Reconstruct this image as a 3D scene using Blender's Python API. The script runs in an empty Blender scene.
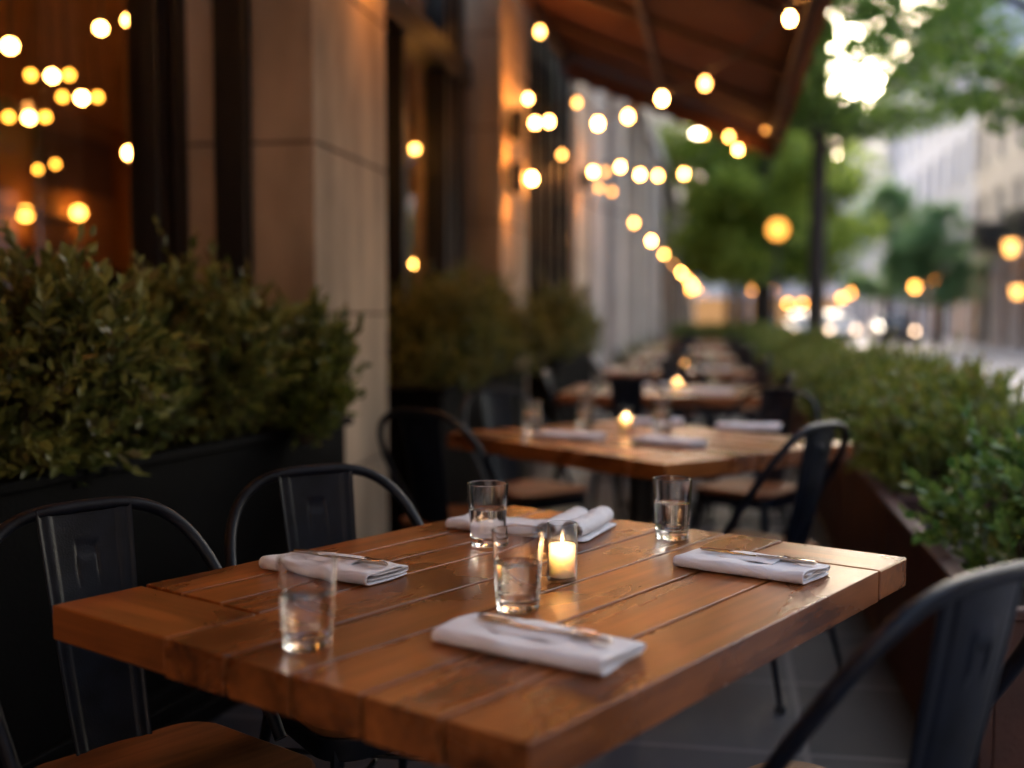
import bpy, bmesh, math, random
import numpy as np
from mathutils import Vector, Matrix

random.seed(7)
PI = math.pi
scn = bpy.context.scene
COL = scn.collection

# ------------------------------------------------------------------ world, camera
scn.render.engine = 'CYCLES'
scn.cycles.use_denoising = True
scn.cycles.max_bounces = 14
scn.cycles.transmission_bounces = 12
scn.cycles.transparent_max_bounces = 24
scn.cycles.sample_clamp_indirect = 6.0
scn.cycles.blur_glossy = 0.3
scn.view_settings.view_transform = 'Standard'
scn.view_settings.look = 'None'
scn.view_settings.gamma = 1.0
scn.view_settings.exposure = 3.15
scn.view_settings.use_curve_mapping = False

SUN_EL, SUN_AZ = math.radians(15), math.radians(16)
world = bpy.data.worlds.new("World")
scn.world = world
world.use_nodes = True
wn = world.node_tree
sky = wn.nodes.new('ShaderNodeTexSky')
sky.sky_type = 'NISHITA'
sky.sun_disc = False
sky.sun_elevation = SUN_EL
sky.sun_rotation = SUN_AZ
sky.air_density = 1.0
sky.dust_density = 4.0
sky.ozone_density = 1.0
hs_ = wn.nodes.new('ShaderNodeHueSaturation')             # thin evening overcast: paler than a clear sky
hs_.inputs['Saturation'].default_value = 0.85
wn.links.new(sky.outputs[0], hs_.inputs['Color'])
wn.links.new(hs_.outputs[0], wn.nodes['Background'].inputs[0])
wn.nodes['Background'].inputs[1].default_value = 0.14

sl = bpy.data.lights.new('sun', 'SUN')
sl.energy = 0.4
sl.angle = math.radians(28)
sl.color = (1.0, 0.95, 0.92)
so = bpy.data.objects.new('sun', sl)
COL.objects.link(so)
sd = Vector((math.sin(SUN_AZ) * math.cos(SUN_EL), math.cos(SUN_AZ) * math.cos(SUN_EL), math.sin(SUN_EL)))
so.rotation_euler = sd.to_track_quat('Z', 'Y').to_euler()

FPX, PITCH, CZ = 1134.0, math.atan(68 / 1134.0), 1.2
cam = bpy.data.cameras.new('camera')
cam.sensor_width = 36
cam.lens = FPX / 1024 * 36
cam.clip_start = 0.05
cam.clip_end = 2000
cam.dof.use_dof = True
cam.dof.focus_distance = 2.02
cam.dof.aperture_fstop = 1.28
co = bpy.data.objects.new('camera', cam)
co.location = (0, 0, CZ)
co.rotation_euler = (PI / 2 - PITCH, 0, 0)
COL.objects.link(co)
scn.camera = co


def at(u, v, d):
    """World point at depth d (metres along +Y) seen in direction (u, v) of the survey photograph."""
    fy = math.cos(PITCH) - (v - 384) / FPX * math.sin(PITCH)
    fz = -math.sin(PITCH) - (v - 384) / FPX * math.cos(PITCH)
    k = d / fy
    return Vector(((u - 512) / FPX * k, d, CZ + fz * k))


def onz(u, v, z):
    fy = math.cos(PITCH) - (v - 384) / FPX * math.sin(PITCH)
    fz = -math.sin(PITCH) - (v - 384) / FPX * math.cos(PITCH)
    k = (z - CZ) / fz
    return Vector(((u - 512) / FPX * k, fy * k, z))


# street frame: t along the street, o out from the restaurant front, z up
SA = math.radians(10.5)
SV, NV = Vector((math.sin(SA), math.cos(SA), 0)), Vector((math.cos(SA), -math.sin(SA), 0))
P0 = Vector((-0.795, 4.6, 0))
def st(t, o, z=0.0):
    return P0 + SV * t + NV * o + Vector((0, 0, z))
def to_street(p):
    q = p - P0
    return q.dot(SV), q.dot(NV)
STREET_RZ = -SA            # local +Y -> street direction, local +X -> out from the front

# ------------------------------------------------------------------ materials
class N:
    def __init__(s, name):
        s.m = bpy.data.materials.new(name)
        s.m.use_nodes = True
        s.t = s.m.node_tree
        s.b = s.t.nodes['Principled BSDF']
        s.out = s.t.nodes['Material Output']
    def new(s, ty, **kw):
        n = s.t.nodes.new(ty)
        for k, v in kw.items():
            setattr(n, k, v)
        return n
    def link(s, a, b):
        s.t.links.new(a, b)
    def setp(s, **kw):
        for k, v in kw.items():
            s.b.inputs[k.replace('_', ' ')].default_value = v


def c4(c):
    return (c[0], c[1], c[2], 1)


def mat(name, col, rough=0.5, metal=0.0, var=0.25, scale=8.0, bump=0.0, bscale=60.0, spec=0.5, stretch=(1, 1, 1), rvar=0.0, island=0.0):
    n = N(name)
    n.setp(Roughness=rough, Metallic=metal)
    n.b.inputs['Specular IOR Level'].default_value = spec
    tc = n.new('ShaderNodeTexCoord')
    mp = n.new('ShaderNodeMapping')
    mp.inputs['Scale'].default_value = stretch
    n.link(tc.outputs['Object'], mp.inputs['Vector'])
    ns = n.new('ShaderNodeTexNoise')
    ns.inputs['Scale'].default_value = scale
    ns.inputs['Detail'].default_value = 6
    n.link(mp.outputs[0], ns.inputs['Vector'])
    rp = n.new('ShaderNodeValToRGB')
    rp.color_ramp.elements[0].position = 0.3
    rp.color_ramp.elements[1].position = 0.72
    rp.color_ramp.elements[0].color = c4([x * (1 - var) for x in col])
    rp.color_ramp.elements[1].color = c4([min(1, x * (1 + var)) for x in col])
    n.link(ns.outputs['Fac'], rp.inputs['Fac'])
    colout = rp.outputs['Color']
    if island:
        g = n.new('ShaderNodeNewGeometry')
        hs = n.new('ShaderNodeHueSaturation')
        mr = n.new('ShaderNodeMapRange')
        mr.inputs['To Min'].default_value = 1 - island
        mr.inputs['To Max'].default_value = 1 + island
        n.link(g.outputs['Random Per Island'], mr.inputs['Value'])
        n.link(mr.outputs[0], hs.inputs['Value'])
        n.link(colout, hs.inputs['Color'])
        colout = hs.outputs[0]
    n.link(colout, n.b.inputs['Base Color'])
    if rvar:
        m2 = n.new('ShaderNodeMapRange')
        m2.inputs['To Min'].default_value = max(0.02, rough - rvar)
        m2.inputs['To Max'].default_value = rough + rvar
        n.link(ns.outputs['Fac'], m2.inputs['Value'])
        n.link(m2.outputs[0], n.b.inputs['Roughness'])
    if bump:
        b2 = n.new('ShaderNodeTexNoise')
        b2.inputs['Scale'].default_value = bscale
        b2.inputs['Detail'].default_value = 5
        n.link(mp.outputs[0], b2.inputs['Vector'])
        bp = n.new('ShaderNodeBump')
        bp.inputs['Strength'].default_value = bump
        bp.inputs['Distance'].default_value = 0.01
        n.link(b2.outputs['Fac'], bp.inputs['Height'])
        n.link(bp.outputs[0], n.b.inputs['Normal'])
    return n.m


def wood(name, dark, light, rough=0.33, gx=3.0, gy=55.0, isl=0.22):
    """Boards whose grain runs along local X; every board is a loose piece of the mesh and gets its own tone and offset."""
    n = N(name)
    tc = n.new('ShaderNodeTexCoord')
    g = n.new('ShaderNodeNewGeometry')
    off = n.new('ShaderNodeVectorMath', operation='SCALE')
    cmb = n.new('ShaderNodeCombineXYZ')
    for i in range(3):
        n.link(g.outputs['Random Per Island'], cmb.inputs[i])
    n.link(cmb.outputs[0], off.inputs[0])
    off.inputs['Scale'].default_value = 7.3
    add = n.new('ShaderNodeVectorMath', operation='ADD')
    n.link(tc.outputs['Object'], add.inputs[0])
    n.link(off.outputs[0], add.inputs[1])
    mp = n.new('ShaderNodeMapping')
    mp.inputs['Scale'].default_value = (gx, gy, gy)
    n.link(add.outputs[0], mp.inputs['Vector'])
    gr = n.new('ShaderNodeTexNoise')
    gr.inputs['Scale'].default_value = 1.0
    gr.inputs['Detail'].default_value = 5
    gr.inputs['Roughness'].default_value = 0.6
    gr.inputs['Distortion'].default_value = 0.2
    n.link(mp.outputs[0], gr.inputs['Vector'])
    mp2 = n.new('ShaderNodeMapping')
    mp2.inputs['Scale'].default_value = (gx * 1.1, gy * 0.16, gy * 0.16)
    n.link(add.outputs[0], mp2.inputs['Vector'])
    bl = n.new('ShaderNodeTexNoise')
    bl.inputs['Scale'].default_value = 1.0
    bl.inputs['Detail'].default_value = 4
    bl.inputs['Distortion'].default_value = 0.5
    n.link(mp2.outputs[0], bl.inputs['Vector'])
    mx = n.new('ShaderNodeMath', operation='MULTIPLY_ADD')
    n.link(bl.outputs['Fac'], mx.inputs[0])
    mx.inputs[1].default_value = 0.75
    m3 = n.new('ShaderNodeMath', operation='MULTIPLY')
    n.link(gr.outputs['Fac'], m3.inputs[0])
    m3.inputs[1].default_value = 0.45
    n.link(m3.outputs[0], mx.inputs[2])
    rp = n.new('ShaderNodeValToRGB')
    e = rp.color_ramp.elements
    e[0].position, e[0].color = 0.40, c4(dark)
    e[1].position, e[1].color = 0.78, c4(light)
    n.link(mx.outputs[0], rp.inputs['Fac'])
    hs = n.new('ShaderNodeHueSaturation')
    mr = n.new('ShaderNodeMapRange')
    mr.inputs['To Min'].default_value = 1 - isl
    mr.inputs['To Max'].default_value = 1 + isl
    n.link(g.outputs['Random Per Island'], mr.inputs['Value'])
    n.link(mr.outputs[0], hs.inputs['Value'])
    n.link(rp.outputs[0], hs.inputs['Color'])
    n.link(hs.outputs[0], n.b.inputs['Base Color'])
    rr = n.new('ShaderNodeMapRange')
    rr.inputs['To Min'].default_value = rough - 0.07
    rr.inputs['To Max'].default_value = rough + 0.12
    n.link(bl.outputs['Fac'], rr.inputs['Value'])
    n.link(rr.outputs[0], n.b.inputs['Roughness'])
    bp = n.new('ShaderNodeBump')
    bp.inputs['Strength'].default_value = 0.05
    bp.inputs['Distance'].default_value = 0.001
    n.link(gr.outputs['Fac'], bp.inputs['Height'])
    n.link(bp.outputs[0], n.b.inputs['Normal'])
    return n.m


def leafmat(name, dark, light, gloss=0.35, trans=0.25, accent=None, afrac=0.12):
    n = N(name)
    g = n.new('ShaderNodeNewGeometry')
    rp = n.new('ShaderNodeValToRGB')
    e = rp.color_ramp.elements
    e[0].position, e[0].color = 0.0, c4(dark)
    e[1].position, e[1].color = 1 - afrac, c4(light)
    if accent:
        a = e.new(1 - afrac * 0.8)
        a.color = c4(accent)
    n.link(g.outputs['Random Per Island'], rp.inputs['Fac'])
    n.link(rp.outputs[0], n.b.inputs['Base Color'])
    n.setp(Roughness=gloss)
    n.b.inputs['Specular IOR Level'].default_value = 0.4
    tr = n.new('ShaderNodeBsdfTranslucent')
    n.link(rp.outputs[0], tr.inputs['Color'])
    ms = n.new('ShaderNodeMixShader')
    ms.inputs[0].default_value = trans
    n.link(n.b.outputs[0], ms.inputs[1])
    n.link(tr.outputs[0], ms.inputs[2])
    n.link(ms.outputs[0], n.out.inputs['Surface'])
    return n.m


def emit(name, col, strength, vary=0.0):
    n = N(name)
    em = n.new('ShaderNodeEmission')
    em.inputs['Color'].default_value = c4(col)
    em.inputs['Strength'].default_value = strength
    if vary:                                              # old and new bulbs burn unevenly
        oi = n.new('ShaderNodeObjectInfo')
        pw = n.new('ShaderNodeMath', operation='POWER'); pw.inputs[1].default_value = 2.0
        mr = n.new('ShaderNodeMapRange')
        mr.inputs['To Min'].default_value = strength * (1 - vary); mr.inputs['To Max'].default_value = strength * (1 + vary)
        n.link(oi.outputs['Random'], pw.inputs[0]); n.link(pw.outputs[0], mr.inputs['Value']); n.link(mr.outputs[0], em.inputs['Strength'])
    n.link(em.outputs[0], n.out.inputs['Surface'])
    return n.m


def thin_glass(name, tint=(1, 1, 1), rough=0.0, boost=1.0, edge=1.0):
    """Single-sheet glass: lets straight light through, mirrors by Fresnel."""
    n = N(name)
    tr = n.new('ShaderNodeBsdfTransparent')
    tr.inputs['Color'].default_value = c4(tint)
    if edge < 1:                                          # longer path through the wall of the vessel near its outline
        lw = n.new('ShaderNodeLayerWeight'); lw.inputs['Blend'].default_value = 0.25
        mc = n.new('ShaderNodeMix', data_type='RGBA')
        n.link(lw.outputs['Facing'], mc.inputs['Factor'])
        mc.inputs[6].default_value = c4(tint); mc.inputs[7].default_value = c4([x * edge for x in tint])
        n.link(mc.outputs[2], tr.inputs['Color'])
    gl = n.new('ShaderNodeBsdfGlossy')
    gl.inputs['Roughness'].default_value = rough
    fr = n.new('ShaderNodeFresnel')
    gm = n.new('ShaderNodeNewGeometry')
    io = n.new('ShaderNodeMapRange')                     # same reflectance from both sides of the sheet
    io.inputs['To Min'].default_value = 1.5
    io.inputs['To Max'].default_value = 1 / 1.5
    n.link(gm.outputs['Backfacing'], io.inputs['Value'])
    n.link(io.outputs[0], fr.inputs['IOR'])
    mu = n.new('ShaderNodeMath', operation='MULTIPLY')
    mu.inputs[1].default_value = boost
    n.link(fr.outputs[0], mu.inputs[0])
    ms = n.new('ShaderNodeMixShader')
    n.link(mu.outputs[0], ms.inputs[0])
    n.link(tr.outputs[0], ms.inputs[1])
    n.link(gl.outputs[0], ms.inputs[2])
    n.link(ms.outputs[0], n.out.inputs['Surface'])
    return n.m


def solid_glass(name, ior, col=(1, 1, 1)):
    n = N(name)
    n.setp(Roughness=0.0, IOR=ior)
    n.b.inputs['Transmission Weight'].default_value = 1.0
    n.b.inputs['Base Color'].default_value = c4(col)
    return n.m


def paving(name, c1, c2, mortar, scale, rough, bw=1.0, bh=1.0, offset=0.5, bump=0.3, spec=0.3):
    n = N(name)
    tc = n.new('ShaderNodeTexCoord')
    br = n.new('ShaderNodeTexBrick')
    br.offset = offset
    br.inputs['Scale'].default_value = scale
    br.inputs['Color1'].default_value = c4(c1)
    br.inputs['Color2'].default_value = c4(c2)
    br.inputs['Mortar'].default_value = c4(mortar)
    br.inputs['Mortar Size'].default_value = 0.012
    br.inputs['Mortar Smooth'].default_value = 0.3
    br.inputs['Brick Width'].default_value = bw
    br.inputs['Row Height'].default_value = bh
    n.link(tc.outputs['Object'], br.inputs['Vector'])
    ns = n.new('ShaderNodeTexNoise')
    ns.inputs['Scale'].default_value = 2.5
    ns.inputs['Detail'].default_value = 9
    ns.inputs['Roughness'].default_value = 0.65
    n.link(tc.outputs['Object'], ns.inputs['Vector'])
    mr = n.new('ShaderNodeMapRange')
    mr.inputs['To Min'].default_value = 0.6
    mr.inputs['To Max'].default_value = 1.4
    n.link(ns.outputs['Fac'], mr.inputs['Value'])
    hs = n.new('ShaderNodeHueSaturation')
    n.link(mr.outputs[0], hs.inputs['Value'])
    n.link(br.outputs['Color'], hs.inputs['Color'])
    n.link(hs.outputs[0], n.b.inputs['Base Color'])
    n.b.inputs['Specular IOR Level'].default_value = spec
    m2 = n.new('ShaderNodeMapRange')
    m2.inputs['To Min'].default_value = max(0.05, rough - 0.15)
    m2.inputs['To Max'].default_value = rough + 0.15
    n.link(ns.outputs['Fac'], m2.inputs['Value'])
    n.link(m2.outputs[0], n.b.inputs['Roughness'])
    bp = n.new('ShaderNodeBump')
    bp.inputs['Strength'].default_value = bump
    bp.inputs['Distance'].default_value = 0.01
    bp.invert = True
    n.link(br.outputs['Fac'], bp.inputs['Height'])
    n.link(bp.outputs[0], n.b.inputs['Normal'])
    return n.m


M = {}
M['table'] = wood('table_wood', (0.055, 0.013, 0.003), (0.38, 0.115, 0.024), 0.26)
M['seatwood'] = wood('seat_wood', (0.07, 0.024, 0.008), (0.26, 0.10, 0.035), 0.55, isl=0.1)
M['seatwood'].node_tree.nodes['Principled BSDF'].inputs['Specular IOR Level'].default_value = 0.22
M['black'] = mat('black_powder_coat', (0.005, 0.0072, 0.0135), 0.40, 0.0, 0.5, 22, 0.10, 300, rvar=0.13, spec=0.27)
M['iron'] = mat('cast_iron', (0.014, 0.014, 0.015), 0.5, 0.0, 0.25, 20, 0.1, 200)
M['planter'] = mat('dark_planter_paint', (0.0030, 0.0027, 0.0028), 0.6, 0.0, 0.3, 6, 0.15, 90, rvar=0.1, spec=0.06)
M['rust'] = mat('rusty_planter_steel', (0.055, 0.018, 0.010), 0.7, 0.0, 0.45, 5, 0.25, 70)
M['soil'] = mat('soil', (0.03, 0.02, 0.013), 0.95, 0, 0.4, 30, 0.8, 60)
M['stone'] = mat('warm_limestone', (0.45, 0.34, 0.235), 0.72, 0, 0.40, 3.2, 0.5, 55, stretch=(1, 1, .35))
M['stonegrey'] = mat('pale_grey_stone', (0.44, 0.38, 0.33), 0.75, 0, 0.15, 1.5, 0.2, 30)
M['frame'] = mat('dark_bronze_frame', (0.007, 0.0055, 0.005), 0.38, 0.2, 0.2, 15)
M['walldark'] = mat('dark_render', (0.10, 0.066, 0.046), 0.8, 0, 0.2, 2, 0.2, 50)
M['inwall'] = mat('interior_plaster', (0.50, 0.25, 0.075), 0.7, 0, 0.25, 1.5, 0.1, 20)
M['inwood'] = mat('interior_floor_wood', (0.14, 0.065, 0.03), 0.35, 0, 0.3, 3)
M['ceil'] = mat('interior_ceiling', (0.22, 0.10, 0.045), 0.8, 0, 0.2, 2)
M['winglass'] = thin_glass('window_glass', (0.93, 0.93, 0.92))
M['hurricane'] = thin_glass('candle_glass', (0.97, 0.97, 0.96), 0.02, 2.0, 0.35)
M['glass'] = solid_glass('tumbler_glass', 1.5)
M['water'] = solid_glass('water', 1.333)
def linen():
    m = mat('white_linen', (0.80, 0.78, 0.80), 0.9, 0, 0.04, 6, 0.35, 700, spec=0.2)
    t = m.node_tree; L = t.links
    tc = t.nodes.new('ShaderNodeTexCoord')
    wv = t.nodes.new('ShaderNodeTexNoise'); wv.inputs['Scale'].default_value = 38; wv.inputs['Detail'].default_value = 3; wv.inputs['Distortion'].default_value = 1.2
    mp = t.nodes.new('ShaderNodeMapping'); mp.inputs['Scale'].default_value = (.6, 1.6, 1.0); mp.inputs['Rotation'].default_value = (0, 0, .5)
    L.new(tc.outputs['Object'], mp.inputs[0]); L.new(mp.outputs[0], wv.inputs['Vector'])
    b1 = [n for n in t.nodes if n.type == 'BUMP'][0]
    b2 = t.nodes.new('ShaderNodeBump'); b2.inputs['Strength'].default_value = .55; b2.inputs['Distance'].default_value = .006
    L.new(wv.outputs['Fac'], b2.inputs['Height']); L.new(b1.outputs[0], b2.inputs['Normal'])
    L.new(b2.outputs[0], t.nodes['Principled BSDF'].inputs['Normal'])
    return m
M['cloth'] = linen()
M['steel'] = mat('polished_cutlery', (0.62, 0.52, 0.43), 0.2, 1.0, 0.1, 30)
M['bulb'] = emit('bulb_glow', (1.0, 0.37, 0.08), 11.0, 0.88)
M['bulbdim'] = emit('pendant_glow', (1.0, 0.40, 0.075), 13.0, 0.75)
M['pillarlamp'] = emit('pillar_lamp_glow', (1.0, 0.33, 0.045), 60.0)
M['bulbamber'] = emit('amber_pendant_glow', (1.0, 0.34, 0.035), 2.0)
M['sconce'] = emit('wall_lamp_glow', (1.0, 0.35, 0.05), 3.5)
M['lamp'] = emit('street_globe_glow', (1.0, 0.36, 0.06), 3.2)
M['lampnear'] = emit('near_globe_glow', (1.0, 0.38, 0.06), 0.42)
M['lantern'] = emit('lantern_glow', (1.0, 0.42, 0.10), 0.8)
M['headlight'] = emit('headlight_glow', (1.0, 0.66, 0.42), 1.8)
M['flame'] = emit('flame_glow', (1.0, 0.54, 0.22), 13.0)
M['awning'] = mat('awning_canvas', (0.065, 0.016, 0.006), 0.85, 0, 0.2, 3, 0.3, 400)
M['awnframe'] = mat('awning_frame', (0.05, 0.02, 0.012), 0.5, 0, 0.2, 10)
M['cable'] = mat('black_cable', (0.012, 0.011, 0.010), 0.6)
M['bark'] = mat('bark', (0.024, 0.018, 0.014), 0.9, 0, 0.4, 12, 0.8, 40, stretch=(1, 1, 0.25))
M['stem'] = mat('twig', (0.07, 0.05, 0.025), 0.85, 0, 0.3, 30)
M['leafolive'] = leafmat('olive_leaves', (0.08, 0.11, 0.026), (0.31, 0.31, 0.08), 0.36, 0.2, (0.16, 0.13, 0.04))
M['leafdark'] = leafmat('dark_leaves', (0.065, 0.10, 0.026), (0.25, 0.28, 0.07), 0.36, 0.2, (0.13, 0.12, 0.04))
M['leafyellow'] = leafmat('yellow_green_leaves', (0.06, 0.10, 0.012), (0.17, 0.21, 0.03), 0.4, 0.25, (0.25, 0.24, 0.05))
M['leafbox'] = leafmat('box_hedge_leaves', (0.07, 0.125, 0.018), (0.31, 0.34, 0.055), 0.36, 0.22, (0.26, 0.19, 0.05), 0.10)
M['leafnear'] = leafmat('glossy_shrub_leaves', (0.05, 0.12, 0.025), (0.20, 0.30, 0.06), 0.3, 0.25, (0.22, 0.24, 0.07), 0.1)
M['treeleaf'] = leafmat('tree_leaves', (0.045, 0.11, 0.02), (0.17, 0.26, 0.04), 0.5, 0.5)
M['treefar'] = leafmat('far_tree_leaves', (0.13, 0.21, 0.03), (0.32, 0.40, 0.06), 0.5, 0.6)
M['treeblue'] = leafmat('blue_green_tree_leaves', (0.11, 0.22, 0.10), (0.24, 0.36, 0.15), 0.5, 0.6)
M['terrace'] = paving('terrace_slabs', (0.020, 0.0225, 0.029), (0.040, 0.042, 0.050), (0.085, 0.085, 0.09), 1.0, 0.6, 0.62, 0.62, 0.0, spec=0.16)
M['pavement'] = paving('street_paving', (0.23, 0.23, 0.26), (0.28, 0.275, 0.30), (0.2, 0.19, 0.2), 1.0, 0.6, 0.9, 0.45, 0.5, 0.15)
M['road'] = mat('street_setts', (0.19, 0.195, 0.24), 0.5, 0, 0.2, 0.6, 0.15, 12, rvar=0.15)
M['ground'] = mat('ground_earth', (0.16, 0.155, 0.16), 0.8, 0, 0.2, 0.3)
M['kerb'] = mat('kerb_granite', (0.34, 0.33, 0.33), 0.6, 0, 0.2, 6)
M['beige'] = mat('beige_facade', (0.40, 0.315, 0.26), 0.8, 0, 0.14, 0.8, 0.1, 20)
M['lilac'] = mat('pale_lilac_facade', (0.33, 0.32, 0.37), 0.8, 0, 0.1, 0.5)
M['palepink'] = mat('pale_pink_facade', (0.42, 0.37, 0.36), 0.8, 0, 0.1, 0.5)
M['slate'] = mat('slate_roof', (0.13, 0.13, 0.15), 0.6, 0, 0.2, 3)
M['darkglass'] = mat('dark_window_glass', (0.03, 0.035, 0.045), 0.08, 0, 0.2, 2)
M['shopdark'] = mat('shop_interior', (0.05, 0.035, 0.028), 0.5, 0, 0.3, 1)
M['shoplit'] = emit('lit_shop_window', (1.0, 0.52, 0.22), 0.07)
M['wframe'] = mat('window_frame_paint', (0.30, 0.28, 0.27), 0.6)
M['carwhite'] = mat('white_car_paint', (0.62, 0.63, 0.66), 0.22, 0, 0.03)
M['carblue'] = mat('grey_blue_car_paint', (0.22, 0.25, 0.32), 0.22, 0.2, 0.03)
M['cardark'] = mat('dark_car_paint', (0.03, 0.033, 0.04), 0.22, 0.2, 0.03)
M['tyre'] = mat('tyre_rubber', (0.02, 0.02, 0.02), 0.85)
M['rim'] = mat('alloy_rim', (0.5, 0.5, 0.52), 0.3, 0.9)
def wax_mat():
    n = N('candle_wax')
    n.b.inputs['Base Color'].default_value = (0.95, 0.84, 0.68, 1)
    n.setp(Roughness=0.45)
    n.b.inputs['Subsurface Weight'].default_value = 1.0
    n.b.inputs['Subsurface Radius'].default_value = (1.0, 0.80, 0.62)
    n.b.inputs['Subsurface Scale'].default_value = 0.055
    return n.m
M['wax'] = wax_mat()
M['wick'] = mat('wick', (0.02, 0.015, 0.01), 0.9)

# ------------------------------------------------------------------ mesh building
class MB:
    def __init__(s):
        s.v, s.f = [], []
    def add(s, vs, fs):
        b = len(s.v)
        s.v.extend(tuple(p) for p in vs)
        s.f.extend(tuple(i + b for i in q) for q in fs)
        return s
    def box(s, lo, hi, mtx=None):
        x0, y0, z0 = lo; x1, y1, z1 = hi
        vs = [Vector(p) for p in ((x0, y0, z0), (x1, y0, z0), (x1, y1, z0), (x0, y1, z0), (x0, y0, z1), (x1, y0, z1), (x1, y1, z1), (x0, y1, z1))]
        if mtx is not None:
            vs = [mtx @ p for p in vs]
        return s.add(vs, [(0, 3, 2, 1), (4, 5, 6, 7), (0, 1, 5, 4), (1, 2, 6, 5), (2, 3, 7, 6), (3, 0, 4, 7)])
    def tube(s, pts, r, n=10, closed=False, flat=1.0):
        pts = [Vector(p) for p in pts]
        rs = r if isinstance(r, (list, tuple)) else [r] * len(pts)
        vs, fs = [], []
        up = None
        for i, p in enumerate(pts):
            a = pts[i - 1] if i else (pts[-1] if closed else p)
            b = pts[i + 1] if i < len(pts) - 1 else (pts[0] if closed else p)
            d = (b - a).normalized()
            if up is None:
                up = d.orthogonal().normalized()
            else:
                up = (up - d * up.dot(d))
                up = up.normalized() if up.length > 1e-6 else d.orthogonal().normalized()
            w = d.cross(up)
            for k in range(n):
                th = 2 * PI * k / n
                vs.append(p + (up * math.cos(th) + w * math.sin(th) * flat) * rs[i])
        m = len(pts)
        for i in range(m if closed else m - 1):
            j = (i + 1) % m
            for k in range(n):
                l = (k + 1) % n
                fs.append((i * n + k, i * n + l, j * n + l, j * n + k))
        if not closed:
            fs.append(tuple(reversed(range(n))))
            fs.append(tuple((m - 1) * n + k for k in range(n)))
        return s.add(vs, fs)
    def lathe(s, prof, n=32, at=(0, 0, 0), closed=False):
        ox, oy, oz = at
        vs, fs, idx = [], [], []
        for r, z in prof:
            if r < 1e-6:
                idx.append([len(vs)] * n)
                vs.append((ox, oy, oz + z))
            else:
                idx.append([len(vs) + k for k in range(n)])
                vs += [(ox + r * math.cos(2 * PI * k / n), oy + r * math.sin(2 * PI * k / n), oz + z) for k in range(n)]
        m = len(prof)
        for i in range(m if closed else m - 1):
            a, b = idx[i], idx[(i + 1) % m]
            for k in range(n):
                l = (k + 1) % n
                q = [a[k], a[l], b[l], b[k]]
                q2 = [q[0]]
                for e in q[1:]:
                    if e != q2[-1] and e != q2[0]:
                        q2.append(e)
                if len(q2) > 2:
                    fs.append(tuple(q2))
        return s.add(vs, fs)
    def sphere(s, c, r, n=14, sz=1.0):
        m = n // 2
        return s.lathe([(r * math.sin(PI * i / m) if 0 < i < m else 0, -r * sz * math.cos(PI * i / m)) for i in range(m + 1)], n, c)
    def prism(s, outline, axis_fn, h0, h1):
        """outline: 2D points; axis_fn(a, b, h) -> 3D"""
        n = len(outline)
        vs = [axis_fn(a, b, h0) for a, b in outline] + [axis_fn(a, b, h1) for a, b in outline]
        fs = [tuple(reversed(range(n))), tuple(range(n, 2 * n))] + [(i, (i + 1) % n, n + (i + 1) % n, n + i) for i in range(n)]
        return s.add(vs, fs)
    def mesh(s, name, material, smooth=False):
        me = bpy.data.meshes.new(name)
        me.from_pydata(s.v, [], s.f)
        if material is not None:
            me.materials.append(material)
        if smooth:
            me.polygons.foreach_set('use_smooth', [True] * len(me.polygons))
        me.update()
        return me
    def build(s, name, material, parent=None, smooth=False, bevel=0.0, seg=2, sub=0, fixn=True, loc=None, rz=0.0):
        me = s.mesh(name, material, smooth)
        if fixn:
            bm = bmesh.new(); bm.from_mesh(me)
            bmesh.ops.recalc_face_normals(bm, faces=bm.faces)
            bm.to_mesh(me); bm.free()
        o = bpy.data.objects.new(name, me)
        COL.objects.link(o)
        if parent is not None:
            o.parent = parent
        if loc is not None:
            o.location = loc
        if rz:
            o.rotation_euler = (0, 0, rz)
        if bevel:
            b = o.modifiers.new('bevel', 'BEVEL')
            b.width = bevel; b.segments = seg; b.limit_method = 'ANGLE'; b.angle_limit = math.radians(40)
            b.harden_normals = False
        if sub:
            b = o.modifiers.new('subsurf', 'SUBSURF')
            b.levels = sub; b.render_levels = sub
        if smooth and not sub:
            me.set_sharp_from_angle(angle=math.radians(42))
        return o


def empty(name, loc=(0, 0, 0), rz=0.0, scale=1.0):
    o = bpy.data.objects.new(name, None)
    COL.objects.link(o)
    o.location = loc
    o.rotation_euler = (0, 0, rz)
    o.scale = (scale,) * 3
    o.empty_display_size = 0.1
    return o


def tag(o, label=None, cat=None, group=None, kind=None):
    if label: o['label'] = label
    if cat: o['category'] = cat
    if group: o['group'] = group
    if kind: o['kind'] = kind
    return o


def copy_tree(o, parent=None):
    c = o.copy()
    COL.objects.link(c)
    c.parent = parent
    for ch in [k for k in COL.objects if k.parent == o]:
        copy_tree(ch, c)
    return c


def place(o, loc, rz=0.0, label=None, group=None, scale=None):
    o.location = loc
    o.rotation_euler = (0, 0, rz)
    if label: o['label'] = label
    if group: o['group'] = group
    if scale is not None:
        o.scale = scale if isinstance(scale, (tuple, list)) else (scale,) * 3
    return o


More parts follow.
